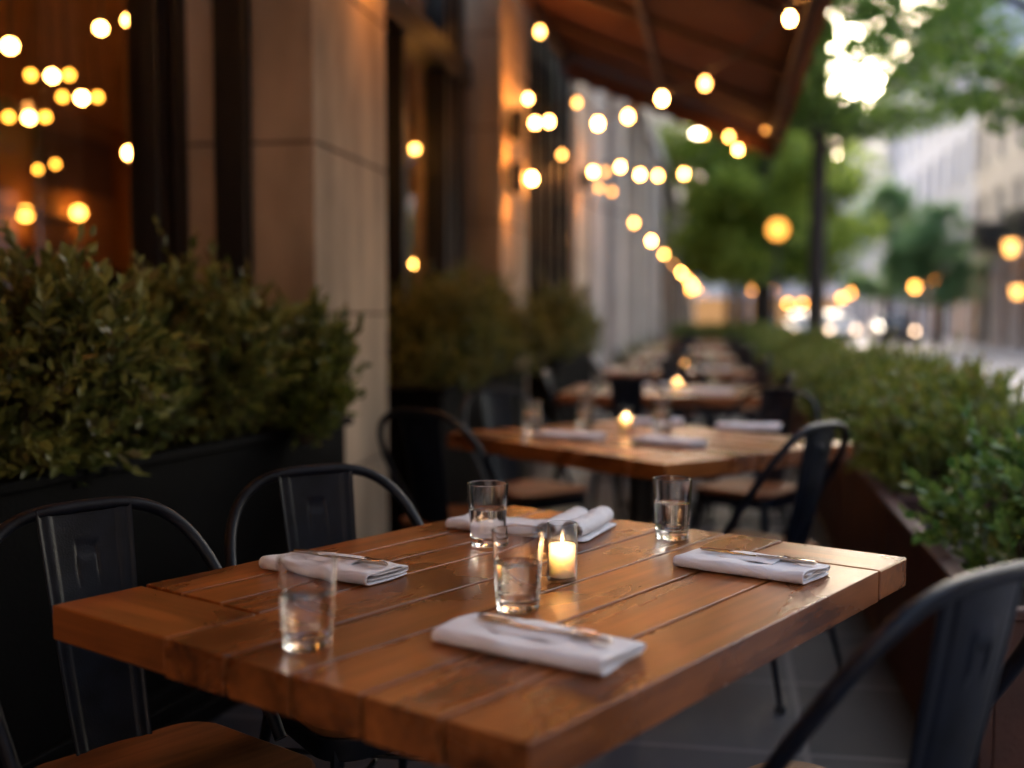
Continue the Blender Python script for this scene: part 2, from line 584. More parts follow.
# ------------------------------------------------------------------ the ground
def sheet(name, t0, t1, o0, o1, z, material, thick=None):
    o = MB()
    if thick is None:
        o.add([(o0, t0, 0), (o1, t0, 0), (o1, t1, 0), (o0, t1, 0)], [(0, 1, 2, 3)])
    else:
        o.box((o0, t0, -thick), (o1, t1, 0))
    ob = o.build(name, material, None, loc=P0 + Vector((0, 0, z)), rz=STREET_RZ)
    return tag(ob, kind='structure')
sheet('ground', -900, 1500, -900, 900, -0.125, M['ground'])
sheet('road', -40, 160, 5.42, 9.78, -0.121, M['road'])
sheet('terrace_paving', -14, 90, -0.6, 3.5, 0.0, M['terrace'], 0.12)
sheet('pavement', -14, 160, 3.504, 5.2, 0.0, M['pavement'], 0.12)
sheet('pavement_across_street', -14, 160, 10.0, 11.9, 0.0, M['pavement'], 0.12)
sheet('kerb', -14, 160, 5.204, 5.4, 0.002, M['kerb'], 0.12)
sheet('kerb_across_street', -14, 160, 9.8, 9.996, 0.002, M['kerb'], 0.12)

# ------------------------------------------------------------------ restaurant
rest = empty('restaurant_building', P0, STREET_RZ)       # local x = out, y = along the street
tag(rest, 'stone restaurant building with tall windows and warm lit interior beside the terrace', 'building')
COURSES = [-0.02, 0.52, 1.21, 1.90, 2.59, 3.28, 3.97, 4.66]
def pillar(t0, t1, dep=0.67, out=0.0, material='stone', top=None):
    m = MB()
    for a, b in zip(COURSES, COURSES[1:]):
        m.box((out - dep, t0, a + 0.005), (out, t1, b - 0.005))
    m.build('pillar', M[material], rest, bevel=0.006)
    MB().box((out - dep + 0.01, t0 + 0.012, 0), (out - 0.012, t1 - 0.012, 4.6)).build('mortar_core', M['walldark'], rest)
PIL = [(-12.4, -11.3), (-8.5, -7.4), (-4.6, -3.5), (0.0, 1.0), (3.93, 5.08), (8.3, 9.5)]
for a, b in PIL:
    pillar(a, b)
OW = -0.60
def window(t0, t1, z0=0.62, z1=4.4, mull=(), transom=2.9, fin=.10, ow=None):
    OW = -0.60 if ow is None else ow
    f = MB()
    w = 0.10
    f.box((OW - 0.06, t0, z0), (OW + 0.06, t0 + w, z1)).box((OW - 0.06, t1 - w, z0), (OW + 0.06, t1, z1))
    f.box((OW - 0.06, t0 + w, z0), (OW + 0.06, t1 - w, z0 + 0.12)).box((OW - 0.06, t0 + w, z1 - w), (OW + 0.06, t1 - w, z1))
    for q in mull:
        f.box((OW - 0.062, q - 0.05, z0 + 0.12), (OW + fin, q + 0.05, z1 - w))
    if transom:
        f.box((OW - 0.055, t0 + w, transom - 0.09), (OW + 0.13, t1 - w, transom + 0.09))
    fo = f.build('window', M['frame'], rest, bevel=0.006)
    MB().box((OW - 0.008, t0 + w * .6, z0 + 0.06), (OW - 0.002, t1 - w * .6, z1 - 0.05)).build('pane', M['winglass'], fo)
    MB().box((OW - 0.13, t0, -0.02), (OW + 0.07, t1, z0)).build('wall_base', M['walldark'], rest, bevel=0.005)
window(-3.5, -0.002, mull=(-0.21,), transom=3.1, fin=.06)
window(-7.398, -4.602)
window(-11.298, -8.502)
window(1.002, 3.928, mull=(2.2, 3.25, 3.45, 3.65), fin=.09, ow=-.33, transom=2.95)
window(5.082, 8.298, mull=(5.7, 6.3, 6.9, 7.5, 8.0), fin=.3, ow=-.33)
# dark downpipe-like posts standing in the recess
MB().box((-0.385, -0.10, 0), (-0.25, -0.03, 4.4)).build('recess_post', M['frame'], rest, bevel=0.008)
up = MB().box((-0.55, -12.4, 4.66), (0.03, 9.5, 9.5))
up.box((-0.56, -12.4, 4.42), (-0.5, 9.5, 4.66))
up.build('upper_wall', M['walldark'], rest, bevel=0.01)
MB().box((0.035, -12.4, 4.7), (0.12, 9.5, 5.0)).build('cornice', M['stone'], rest, bevel=0.02)
MB().box((-9, -12.4, 9.5), (0.15, 9.5, 9.7)).build('roof', M['slate'], rest)
inn = MB().box((-6.2, -12.4, -0.02), (-6.0, 9.5, 4.4)).box((-6.0, -12.5, -0.02), (-0.62, -12.4, 4.4)).box((-6.0, 9.4, -0.02), (-0.6, 9.5, 4.4))
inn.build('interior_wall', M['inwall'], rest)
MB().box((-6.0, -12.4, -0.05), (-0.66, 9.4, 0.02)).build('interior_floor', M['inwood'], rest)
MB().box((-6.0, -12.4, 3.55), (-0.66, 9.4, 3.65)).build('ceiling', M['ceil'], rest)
# interior piers and a bar front
for tt in (-0.6, 2.8, 6.4):
    MB().box((-4.0, tt - 0.2, 0.02), (-3.6, tt + 0.2, 3.55)).build('interior_pier', M['inwall'], rest, bevel=0.01)
MB().box((-5.2, -3.0, 0.02), (-4.7, 8.0, 1.1)).box((-5.28, -3.05, 1.1), (-4.6, 8.05, 1.15)).build('bar_counter', M['inwood'], rest, bevel=0.01)
sh = MB()
for z in (1.5, 1.9, 2.3):
    sh.box((-6.0, -3.0, z), (-5.75, 8.0, z + 0.04))
sh.build('bar_shelf', M['inwood'], rest)
MB().box((-5.98, 4.0, .03), (-5.93, 9.38, 1.75)).box((-5.9, 9.33, .03), (-.8, 9.38, 1.75)).build('wainscot', M['frame'], rest, bevel=.01)
sh = MB()
for z in (2.05, 2.5, 2.95):
    sh.box((-4.6, 9.1, z), (-1.4, 9.38, z + .05))
for x in (-4.6, -3.55, -2.5, -1.45):
    sh.box((x - .03, 9.12, 1.76), (x + .03, 9.38, 3.3))
sh.build('wall_shelf', M['frame'], rest)
bt = MB()
for z in (2.10, 2.55):
    for k in range(22):
        if random.random() < .75:
            h_ = random.uniform(.18, .30); r_ = random.uniform(.03, .05)
            bt.lathe([(0, 0), (r_, 0), (r_, h_ * .6), (r_ * .35, h_ * .75), (r_ * .35, h_), (0, h_)], 8, (-4.45 + k * .14, 9.24, z + .001))
bt.build('shelf_bottles', M['darkglass'], rest)['kind'] = 'stuff'
MB().box((-5.97, 7.2, 2.65), (-5.93, 8.9, 3.35)).build('picture_panel', M['inwood'], rest)

# second building on the left, paler stone
b2 = empty('neighbouring_building', P0, STREET_RZ)
tag(b2, 'pale grey stone building with pilasters beyond the awning, left side of street', 'building')
w2 = MB().box((-8, 9.62, -0.1), (-0.25, 66, 14))
w2.build('wall', M['stonegrey'], b2)
tt = 9.9
while tt < 64:
    MB().box((-0.248, tt, -0.05), (0.03, tt + 1.0, 5.0)).build('pilaster', M['stonegrey'], b2, bevel=0.02)
    if tt < 50:
        f = MB().box((-0.247, tt + 1.5, 0.6), (-0.19, tt + 3.0, 3.6)).build('window', M['frame'], b2)
        MB().box((-0.188, tt + 1.6, 0.7), (-0.18, tt + 2.22, 3.5)).box((-0.188, tt + 2.28, 0.7), (-0.18, tt + 2.9, 3.5)).build('pane', M['darkglass'], f)
    tt += 3.7
MB().box((-0.247, 9.62, 5.0), (0.12, 66, 5.35)).build('cornice', M['stonegrey'], b2, bevel=0.03)

# ------------------------------------------------------------------ awning
aw = empty('awning', P0, STREET_RZ)
tag(aw, 'large rust brown canvas awning sloping out over the terrace tables', 'awning')
T0, T1, OO, ZO, ZW = -12.38, 6.8, 2.1, 2.93, 3.78
nx, ny = 12, 104
m = MB()
vs, fs = [], []
for j in range(ny + 1):
    t = T0 + (T1 - T0) * j / ny
    bay = abs(math.sin(PI * (t - T0) / 1.475))
    for i in range(nx + 1):
        s_ = i / nx
        z = ZW + (ZO - ZW) * s_ - 0.05 * math.sin(PI * s_) * bay
        vs.append((0.05 + (OO - 0.05) * s_, t, z))
for j in range(ny):
    for i in range(nx):
        a = j * (nx + 1) + i
        fs.append((a, a + 1, a + nx + 2, a + nx + 1))
m.add(vs, fs)
cv = m.build('canopy', M['awning'], aw, smooth=True)
sol = cv.modifiers.new('thick', 'SOLIDIFY'); sol.thickness = 0.006
val = MB()
nv = 192
vs, fs = [], []
for j in range(nv + 1):
    t = T0 + (T1 - T0) * j / nv
    dz = 0.20 + 0.035 * abs(math.sin(PI * j / 4))
    vs += [(OO + 0.012, t, ZO + 0.01), (OO + 0.02 + 0.012 * math.sin(j * 0.8), t, ZO - dz)]
for j in range(nv):
    fs.append((2 * j, 2 * j + 1, 2 * j + 3, 2 * j + 2))
val.add(vs, fs)
vo = val.build('valance', M['awning'], aw, smooth=True)
vo.modifiers.new('thick', 'SOLIDIFY').thickness = 0.005
val = MB(); vs, fs = [], []
for i in range(31):
    s_ = i / 30
    z = ZW + (ZO - ZW) * s_
    vs += [(0.05 + (OO - 0.05) * s_, T1 + 0.015, z), (0.05 + (OO - 0.05) * s_, T1 + 0.02, z - 0.22 - 0.03 * abs(math.sin(PI * i / 3)))]
for i in range(30):
    fs.append((2 * i, 2 * i + 1, 2 * i + 3, 2 * i + 2))
val.add(vs, fs)
vo = val.build('valance', M['awning'], aw, smooth=True)
vo.modifiers.new('thick', 'SOLIDIFY').thickness = 0.005
for k in range(14):
    t = T0 + 1.475 * k
    MB().tube([(0.04, t, ZW - 0.05), (OO - 0.02, t, ZO - 0.05)], 0.028, 8).build('rib', M['awnframe'], aw, smooth=True)
MB().tube([(OO - 0.03, T0, ZO - 0.045), (OO - 0.03, T1, ZO - 0.045)], 0.03, 8).build('front_bar', M['awnframe'], aw, smooth=True)
MB().tube([(OO * .5, T0, (ZO + ZW) / 2 - 0.09), (OO * .5, T1, (ZO + ZW) / 2 - 0.09)], 0.022, 8).build('middle_bar', M['awnframe'], aw, smooth=True)
MB().box((0.035, T0, ZW - 0.12), (0.13, T1, ZW + 0.06)).build('wall_rail', M['awnframe'], aw, bevel=0.01)

# ------------------------------------------------------------------ string lights
def bulb_at(root, p, r=0.024, key='bulb', drop=0.05):
    b = MB()
    b.lathe([(0, -r * 1.15), (r * .55, -r), (r, -r * .15), (r * .92, r * .4), (r * .5, r * 1.1), (r * .42, r * 1.3), (0, r * 1.3)], 14, p)
    bo = b.build('bulb', M[key], root, smooth=True)
    MB().lathe([(0, r * 1.3), (r * .5, r * 1.32), (r * .5, r * 2.6), (r * .2, r * 2.9), (0, r * 2.9)], 10, p).build('socket', M['cable'], bo)

def light_string(label, pts, ends=(), r=0.024, key='bulb', sag=0.06):
    root = empty('string_lights', pts[0])
    tag(root, label, 'string lights', 'string lights over the terrace')
    base = Vector(pts[0])
    for p in pts:
        bulb_at(root, Vector(p) - base, r * random.uniform(.85, 1.1), key)
    way = [Vector(p) + Vector((0, 0, r * 2.9)) for p in pts]
    if ends:
        way = ([Vector(ends[0])] if ends[0] is not None else []) + way + ([Vector(ends[1])] if ends[1] is not None else [])
    line = []
    for a, b in zip(way, way[1:]):
        for k in range(6):
            q = a.lerp(b, k / 6)
            q.z -= sag * min(1, (b - a).length) * 4 * (k / 6) * (1 - k / 6)
            line.append(q - base)
    line.append(way[-1] - base)
    MB().tube(line, 0.006, 6).build('cable', M['cable'], root, smooth=True)
    return root

light_string('warm bulb string swagged from the awning front to the second stone pillar',
             [at(905, -60, 4.0), at(790, 19, 5.0), at(705, 84, 6.5), at(662, 99, 7.5), at(628, 117, 8.2), at(598, 124, 8.8), at(577, 103, 9.1), at(549, 122, 9.15), at(528, 99, 9.1)],
             (at(1010, -150, 3.2), st(4.55, 0.02, 3.1)), 0.026)
light_string('warm bulb string hanging lower along the second and third stone pillars',
             [at(532, 179, 9.5), at(535, 123, 9.7), at(562, 155, 10.8), at(593, 172, 12.6), at(599, 188, 13.0), at(605, 172, 13.3), at(612, 192, 13.8), at(620, 167, 14.2)],
             (st(4.7, 0.02, 2.9), st(9.9, 0.1, 3.1)), 0.03)
light_string('warm bulb string crossing from the pale building towards the street trees',
             [at(640, 175, 13.6), at(658, 176, 13.9), at(684, 174, 14.2)], (st(9.9, 0.08, 3.1), at(742, 120, 14.8)), 0.03)
light_string('short warm bulb string drooping under the far awning corner',
             [at(704, 135, 10.9), at(729, 137, 10.9), at(738, 150, 10.9), at(766, 128, 10.9)], (st(6.75, 1.2, 3.28), st(6.75, 2.05, 2.88)), 0.024, 'bulbdim')
far_pts = []
dd = 12.2
while dd < 58:
    zz = 2.2
    lam = (dd - 12.2) / 50
    p = at(634, 223, 12.2)
    q = p + SV * (dd - 12.2) * 1.0
    far_pts.append(q)
    dd += 3.0 + lam * 5.5
light_string('long warm bulb string running away down the pale building front', far_pts, (st(7.9, 0.05, 2.5), None), 0.027)
light_string('unseen warm bulb string added to light the wall and closest planter',  # string out of view, added to warm the shrubs and facade
             [st(t_, 0.16, 2.78) for t_ in (-4.2, -3.75, -3.3, -2.9, -2.5, -2.1, -1.7)] + [st(-1.2, .13, 2.9), st(.3, .12, 2.98), st(.65, .12, 2.95), st(.95, .12, 2.9)], (st(-4.9, 0.1, 2.9), st(1.0, 0.02, 3.1)), 0.026)
light_string('single dim bulb lead hanging from the awning wall rail', [at(540, 32, 8.7)], (st(4.3, 0.12, 3.7), None), 0.024, 'bulbdim')

# ------------------------------------------------------------------ lamps inside the restaurant
def pendant(u, v, d, n, label, r=0.03, key='bulbdim'):
    p = at(u, v, d)
    root = empty('pendant_lamp', p)
    tag(root, label, 'pendant lamp', 'pendant lamps inside the restaurant')
    spread = 0.11
    offs = [Vector((0, 0, 0))] if n == 1 else ([Vector((-.06, 0, -.01)), Vector((.06, 0.02, .03))] if n == 2 else [Vector((-spread, 0, 0.0)), Vector((0, 0.03, 0)), Vector((spread, 0, 0))])
    top = 3.55 - p.z
    for o_ in offs:
        bo = MB().sphere(o_, r * (1 if o_.length < .05 else .85)).build('bulb', M['bulbdim' if o_.length < .05 or n == 2 and key == 'bulbdim' else 'bulbamber'], root, smooth=True)
        MB().lathe([(0, r * .9), (r * .4, r * .9), (r * .4, r * 1.8), (0, r * 1.8)], 10, o_).build('socket', M['frame'], bo)
        MB().tube([o_ + Vector((0, 0, r * 1.8)), Vector((o_.x * .3, 0, top))], 0.006, 6).build('cord', M['cable'], root)
    return root
pendant(10, 46, 4.9, 1, 'single globe pendant nearest the left edge of the big window')
pendant(114, 26, 5.2, 2, 'pair of globe pendants high inside the big window by its frame')
pendant(50, 75, 6.6, 3, 'upper three globe pendant cluster deep inside the big window')
pendant(80, 97, 7.2, 3, 'middle three globe pendant cluster deep inside the big window')
pendant(27, 117, 6.9, 3, 'lower three globe pendant cluster deep inside the big window')
pendant(130, 153, 7.4, 1, 'lone globe pendant beside the inner pier behind window frame', 0.034)
pendant(46, 168, 8.2, 2, 'small far pair of globe pendants low in the big window', 0.026, 'bulbamber')
pendant(391, 146, 7.6, 1, 'globe pendant just right of the first stone pillar')
pendant(415, 149, 8.2, 1, 'globe pendant second from the first stone pillar', 0.028)
pendant(446, 35, 8.6, 1, 'dim globe pendant high in the middle window', 0.025)
pendant(396, 231, 9.4, 1, 'low globe pendant near the shrubs in middle window', 0.028)
pendant(415, 264, 9.8, 1, 'lowest globe pendant above shrubs in middle window', 0.028)
def sconce(u, v, d, label):
    p = at(u, v, d)
    root = empty('table_lamp', (p.x, p.y, 1.15))
    tag(root, label, 'table lamp', 'little lamps on the bar counter')
    MB().lathe([(0, 0), (.07, 0), (.07, .015), (.015, .03), (.012, .25), (0, .25)], 14).build('base', M['frame'], root, smooth=True)
    MB().lathe([(.05, .40), (.085, .22), (.083, .22), (.048, .40)], 16).build('shade', M['bulbdim'], root, smooth=True)
    return root
for (t_, lab) in ((-1.6, 'small glowing lamp on the bar counter near the window edge'), (0.2, 'small glowing lamp on the bar counter near the middle of the big window'), (1.9, 'small glowing lamp on the bar counter close to the window post'), (4.6, 'small glowing lamp on the bar counter seen through middle window')):
    q = st(t_, -4.9, 1.15)
    r_ = sconce(0, 300, 5, lab)
    r_.location = q

def wall_sconce(t_, o_, z_, label):
    root = empty('wall_sconce', st(t_, o_, z_), STREET_RZ)
    tag(root, label, 'wall lamp', 'wall lamps inside the restaurant')
    MB().box((0, -.05, -.10), (.02, .05, .10)).build('back_plate', M['frame'], root, bevel=.004)
    MB().sphere((.09, 0, 0), .065, 16).build('shade', M['sconce'], root, smooth=True)
def pillar_lamp(t_, z_, label):
    root = empty('pillar_lamp', st(t_, 0.0, z_), STREET_RZ)
    tag(root, label, 'wall lamp', 'amber lamps on the stone pillars')
    MB().box((.001, -.045, -.07), (.02, .045, .07)).build('back_plate', M['frame'], root, bevel=.004)
    MB().lathe([(.050, -.11), (.052, -.11), (.052, .11), (.050, .11)], 20, (.08, 0, 0), closed=True).build('housing', M['frame'], root, smooth=True)
    MB().lathe([(0, -.035), (.036, -.045), (.036, .045), (0, .035)], 16, (.08, 0, 0)).build('bulb', M['pillarlamp'], root, smooth=True)
for t_, z_, l in ((0.72, 3.02, 'amber lamp high on the first stone pillar under the awning'), (4.12, 2.63, 'upper amber lamp on the second stone pillar beside the bulbs'), (4.12, 2.24, 'lower amber lamp on the second stone pillar beside the bulbs'),
                  (8.55, 2.75, 'amber lamp on the third stone pillar'), (-4.1, 2.9, 'amber lamp on the stone pillar nearest the viewpoint')):
    pillar_lamp(t_, z_, l)
for t_, o_, z_, l in ((-2.4, -5.99, 2.0, 'amber fill lamp added on the restaurant back wall nearest the camera'), (6.95, -5.99, 2.32, 'round amber wall lamp low at the left edge of the big window'),
                      (8.0, -5.99, 2.42, 'round amber wall lamp low in the middle of the big window'), 
                      (-0.6, -3.59, 2.2, 'amber fill lamp added on the street face of the first inner pier'), (2.8, -3.59, 2.2, 'amber fill lamp added on the street face of the second inner pier'), (6.4, -3.59, 2.2, 'amber fill lamp added on the street face of the third inner pier')):  # pier lamps and the first back wall lamp added to brighten the interior
    wall_sconce(t_, o_, z_, l)

# ------------------------------------------------------------------ foliage
rng = np.random.default_rng(11)
def rot_frame(d):
    d = d / np.linalg.norm(d)
    a = np.array([0, 0, 1.0]) if abs(d[2]) < 0.9 else np.array([1.0, 0, 0])
    x = np.cross(a, d); x /= np.linalg.norm(x)
    return x, np.cross(d, x), d

class Leaves:
    def __init__(s):
        s.v, s.f, s.stems = [], [], []
    def leaf(s, p, d, nrm, L, W, fold=0.25):
        d = d / (np.linalg.norm(d) + 1e-9)
        side = np.cross(d, nrm); side /= (np.linalg.norm(side) + 1e-9)
        up = np.cross(side, d)
        b = len(s.v)
        droop = -up * L * 0.10
        s.v += [p, p + d * L * .38 + side * W + up * W * fold, p + d * L * .75 + side * W * .72 + up * W * fold * .6 + droop * .4, p + d * L + droop,
                p + d * L * .75 - side * W * .72 + up * W * fold * .6 + droop * .4, p + d * L * .38 - side * W + up * W * fold]
        s.f += [(b, b + 1, b + 2, b + 3), (b, b + 3, b + 4, b + 5)]
    def sprig(s, p, d, length, n, L, W, open_=0.9, stem=True):
        x, y, z = rot_frame(d)
        bend = rng.normal(0, 0.18, 3)
        ph = rng.uniform(0, 6.28)
        pts = []
        for i in range(n):
            k = (i + 1) / n
            q = p + z * length * k + bend * length * k * k
            dz = z + bend * 2 * k
            th = ph + i * 2.4
            rad = math.cos(th) * x + math.sin(th) * y
            tilt = open_ * (1.15 - 0.75 * k) + rng.normal(0, .12)
            ld = rad * math.sin(tilt) + dz * math.cos(tilt)
            nr = dz - ld * np.dot(dz, ld)
            sc = rng.uniform(.75, 1.15) * (0.75 + .45 * math.sin(PI * min(1, k * .9)))
            s.leaf(q, ld, nr, L * sc, W * sc)
        if stem:
            s.stems.append((p, p + z * length * .5 + bend * length * .25, p + z * length * .97 + bend * length * .94))
    def mesh(s, name, material):
        me = bpy.data.meshes.new(name)
        me.from_pydata([tuple(q) for q in s.v], [], s.f)
        me.materials.append(material)
        me.update()
        return me

def make_bush(name, rx, ry, h, nsp, L, W, leaf_key, spl=0.13, nl=12, boxy=0.0, upright=0.6, lobes=5):
    """Leafy shrub standing on z=0: returns (empty) with foliage and stem parts."""
    lv = Leaves()
    lob = [(rng.uniform(-.55, .55) * rx, rng.uniform(-.5, .5) * ry, rng.uniform(.45, .8) * h, rng.uniform(.35, .6)) for _ in range(lobes)]
    made = 0
    while made < nsp:
        u = rng.normal(0, 1, 3); u /= np.linalg.norm(u)
        if boxy:
            mx_ = np.max(np.abs(u)); u = u * (1 - boxy) + u / mx_ * boxy * .85
        rr = rng.uniform(.62, 1.0) if rng.random() < .78 else rng.uniform(.1, .7)
        if boxy or rng.random() < .55:
            p = np.array([u[0] * rx * rr, u[1] * ry * rr, h * .5 + u[2] * h * .5 * rr])
        else:
            a = lob[rng.integers(len(lob))]
            p = np.array([a[0] + u[0] * rx * a[3] * rr, a[1] + u[1] * ry * a[3] * rr, a[2] + u[2] * h * .5 * a[3] * rr])
        if p[2] < 0.0:
            continue
        d = u * np.array([1, 1, .8]) * (1 - upright) + np.array([0, 0, 1]) * upright * rng.uniform(.4, 1.3) + rng.normal(0, .22, 3)
        ln = spl * rng.uniform(.6, 1.5)
        d = d / np.linalg.norm(d)
        p = p - d * ln * .6
        if p[2] < -.02:
            p[2] = -.02
        lv.sprig(p, d, ln, int(nl * rng.uniform(.7, 1.3)), L, W)
        made += 1
    root = empty(name)
    fo = bpy.data.objects.new('foliage', lv.mesh('foliage', M[leaf_key]))
    COL.objects.link(fo); fo.parent = root
    sb = MB()
    for i, (a, b, c) in enumerate(lv.stems):
        sb.tube([a, b, c], [.0022, .0018, .001], 4)
    for k in range(9):
        th = rng.uniform(0, 6.28); q = Vector((math.cos(th) * rx * .6, math.sin(th) * ry * .6, h * rng.uniform(.45, .7)))
        sb.tube([(q.x * .15, q.y * .15, 0), (q.x * .5, q.y * .5, q.z * .55), q], [.009, .006, .003], 5)
    sb.build('stem', M['stem'], root, fixn=False)
    return root

# window-side planters --------------------------------------------------------
def trough(name, length, width, h, label, group, loc, rz, material='planter', plinth=True, lip=0.025):
    root = empty(name, loc, rz)
    tag(root, label, 'planter', group)
    m = MB()
    w = 0.03
    m.box((-width, 0, 0.0), (-width + w, length, h)).box((-w, 0, 0.0), (0, length, h)).box((-width + w, 0, 0), (-w, w, h)).box((-width + w, length - w, 0), (-w, length, h))
    m.build('box', M[material], root, bevel=0.005)
    if lip:
        r = MB()
        r.box((-width - lip, -lip, h + .001), (-width + w + .012, length + lip, h + .03)).box((-w - .012, -lip, h + .001), (lip, length + lip, h + .03))
        r.box((-width + w + .013, -lip, h + .001), (-w - .013, w, h + .029)).box((-width + w + .013, length - w, h + .001), (-w - .013, length + lip, h + .029))
        r.build('rim', M[material], root, bevel=0.006)
    if plinth:
        p = MB()
        for k, (a, b, o_) in enumerate(((0.0, .06, .05), (.062, .11, .035), (.112, .15, .02))):
            p.box((.001, -o_, a), (o_, length + o_, b))
            p.box((-width, length + .001, a), (0, length + o_, b))
        p.build('plinth', M[material], root, bevel=0.006)
    MB().box((-width + w, w, h - .09), (-w, length - w, h - .05)).build('soil', M['soil'], root)
    return root

pa, pb = Vector((-1.27, 2.28, 0)), Vector((-0.63, 4.27, 0))
pdv = (pb - pa)
prz = -math.atan2(pdv.x, pdv.y)
G1 = 'dark planters along the restaurant windows'
trough('window_planter', pdv.length, 0.42, 0.79, 'long black planter behind the two nearest chairs', G1, pa, prz)
trough('window_planter', 2.5, 0.42, 0.80, 'black planter between first and second stone pillars', G1, st(1.22, 0.22), STREET_RZ)
trough('window_planter', 2.9, 0.42, 0.80, 'black planter past the second stone pillar', G1, st(5.25, 0.22), STREET_RZ)

GB = 'shrubs in the window planters'
b1 = make_bush('shrub', 0.32, 0.32, 0.60, 540, 0.046, 0.0115, 'leafolive', 0.17, 14, upright=.5, lobes=7)
tag(b1, 'dense olive green shrub at the left end of the nearest planter', 'shrub', GB); place(b1, (-1.22, 2.86, 0.74), 0.4)
b1b = make_bush('shrub', 0.20, 0.24, 0.46, 260, 0.045, 0.0112, 'leafdark', 0.17, 13, upright=.6, lobes=5)
tag(b1b, 'dark shrub tucked against the window, second from left in nearest planter', 'shrub', GB); place(b1b, (-1.17, 3.27, 0.76), 1.4)
b2_ = make_bush('shrub', 0.25, 0.27, 0.60, 440, 0.043, 0.0110, 'leafolive', 0.16, 13, upright=.62, lobes=6)
tag(b2_, 'tall upright shrub below the dark window post in nearest planter', 'shrub', GB); place(b2_, (-0.99, 3.62, 0.76), 2.2)
b3_ = make_bush('shrub', 0.22, 0.24, 0.50, 340, 0.041, 0.0108, 'leafdark', 0.13, 13, upright=.6, lobes=5)
tag(b3_, 'grey green shrub at the right end of nearest planter against the pillar', 'shrub', GB); place(b3_, (-0.78, 4.08, 0.76), 0.2)
b4_ = make_bush('shrub', 0.13, 0.13, 0.30, 240, 0.026, 0.008, 'leafyellow', 0.09, 11, upright=.5, lobes=4)
tag(b4_, 'small bright yellow green shrub spilling over the nearest planter rim', 'shrub', GB); place(b4_, (-0.70, 3.86, 0.77), 0.2)
lab2 = ['rounded shrub touching the first stone pillar in the middle planter', 'full shrub in the centre of the middle planter', 'shrub against the second stone pillar in the middle planter',
        'shrub just past the second stone pillar in the far planter', 'tall shrub in the middle of the far planter', 'shrub at the far end of the far planter',
        'little shrub at the foot of the pale building pilaster']
mid = make_bush('shrub', 0.41, 0.34, 0.66, 520, 0.034, 0.0085, 'leafolive', 0.14, 13, upright=.5, lobes=6)
spots = [(1.62, .06, .74, 1.0, .3), (2.5, .05, .74, 1.05, 1.9), (3.35, .12, .74, .95, 3.3), (5.75, .03, .74, 1.1, .8), (6.75, .05, .74, 1.0, 2.5), (7.7, .1, .74, .85, 4.1), (12.2, .45, .0, 1.2, 1.1)]
for i, (t_, o_, z_, s_, a_) in enumerate(spots):
    b = mid if i == 0 else copy_tree(mid)
    tag(b, lab2[i], 'shrub', GB)
    place(b, st(t_, o_, z_), a_, scale=s_)

# hedge side -------------------------------------------------------------------
GH = 'rusty planter boxes along the street side'
HI = 2.2
nb = make_bush('hedge_shrub', 0.36, 0.36, 0.50, 330, 0.048, 0.0140, 'leafnear', 0.15, 12, upright=.55, lobes=5)
tag(nb, 'leafy glossy shrub nearest the camera above the right hand chair', 'shrub', 'hedge shrubs in the rusty boxes')
place(nb, st(-1.05, HI + .30, .44), 0.5, scale=(.92, .92, .9))
hedge_src = [make_bush('hedge_shrub', 0.44, 0.42, 0.50, 600, 0.032, 0.0100, 'leafbox', 0.12, 12, boxy=.22, upright=.45) for _ in range(3)]
used = [False] * 3
names_h = ['second hedge shrub from the camera on the street side', 'third hedge shrub from the camera on the street side', 'fourth hedge shrub from the camera on the street side', 'fifth hedge shrub from the camera on the street side',
           'sixth hedge shrub from the camera on the street side']
k = 0
tq = 0.30
boxes_t = []
while tq < 34:
    i = k % 3
    b = copy_tree(hedge_src[i]) if used[i] else hedge_src[i]
    used[i] = True
    tag(b, names_h[k] if k < 5 else 'clipped green hedge shrub in the blurred far run beside the street', 'shrub', 'hedge shrubs in the rusty boxes' if k < 5 else 'far run of hedge shrubs')
    big = 1.0 if tq < 12 else 1.35
    place(b, st(tq, HI + .34, .45), -SA + PI / 2 + rng.normal(0, .12), scale=(big * rng.uniform(.92, 1.08), rng.uniform(.92, 1.1), rng.uniform(.78, 1.2)))
    tq += 0.66 * big
    k += 1
bl = ['rusty planter box under the nearest glossy shrub', 'second rusty planter box along the hedge', 'third rusty planter box along the hedge', 'fourth rusty planter box along the hedge']
src = None
for i in range(22):
    t_ = -1.72 + i * 1.64
    if src is None:
        src = trough('planter_box', 1.58, 0.66, 0.52, bl[0], GH, st(t_, HI + .66), STREET_RZ, 'rust', False, 0.012)
        b = src
    else:
        b = copy_tree(src)
        place(b, st(t_, HI + .66), STREET_RZ)
    if i < 4:
        tag(b, bl[i], 'planter', GH)
    else:
        tag(b, 'rusty planter box in the blurred far run of the hedge', 'planter', 'far run of planter boxes')

eb_ = copy_tree(src); place(eb_, st(24.5, .45), STREET_RZ - PI / 2, scale=(1, 1.05, 1))
tag(eb_, 'rusty planter box standing across the far end of the terrace', 'planter', 'far run of planter boxes')
for i in range(3):
    b = copy_tree(hedge_src[i]); place(b, st(24.75, .75 + .55 * i, .45), rng.uniform(0, 6), scale=1.15)
    tag(b, 'clipped green shrub in the planter across the far end of the terrace', 'shrub', 'end planter shrubs')

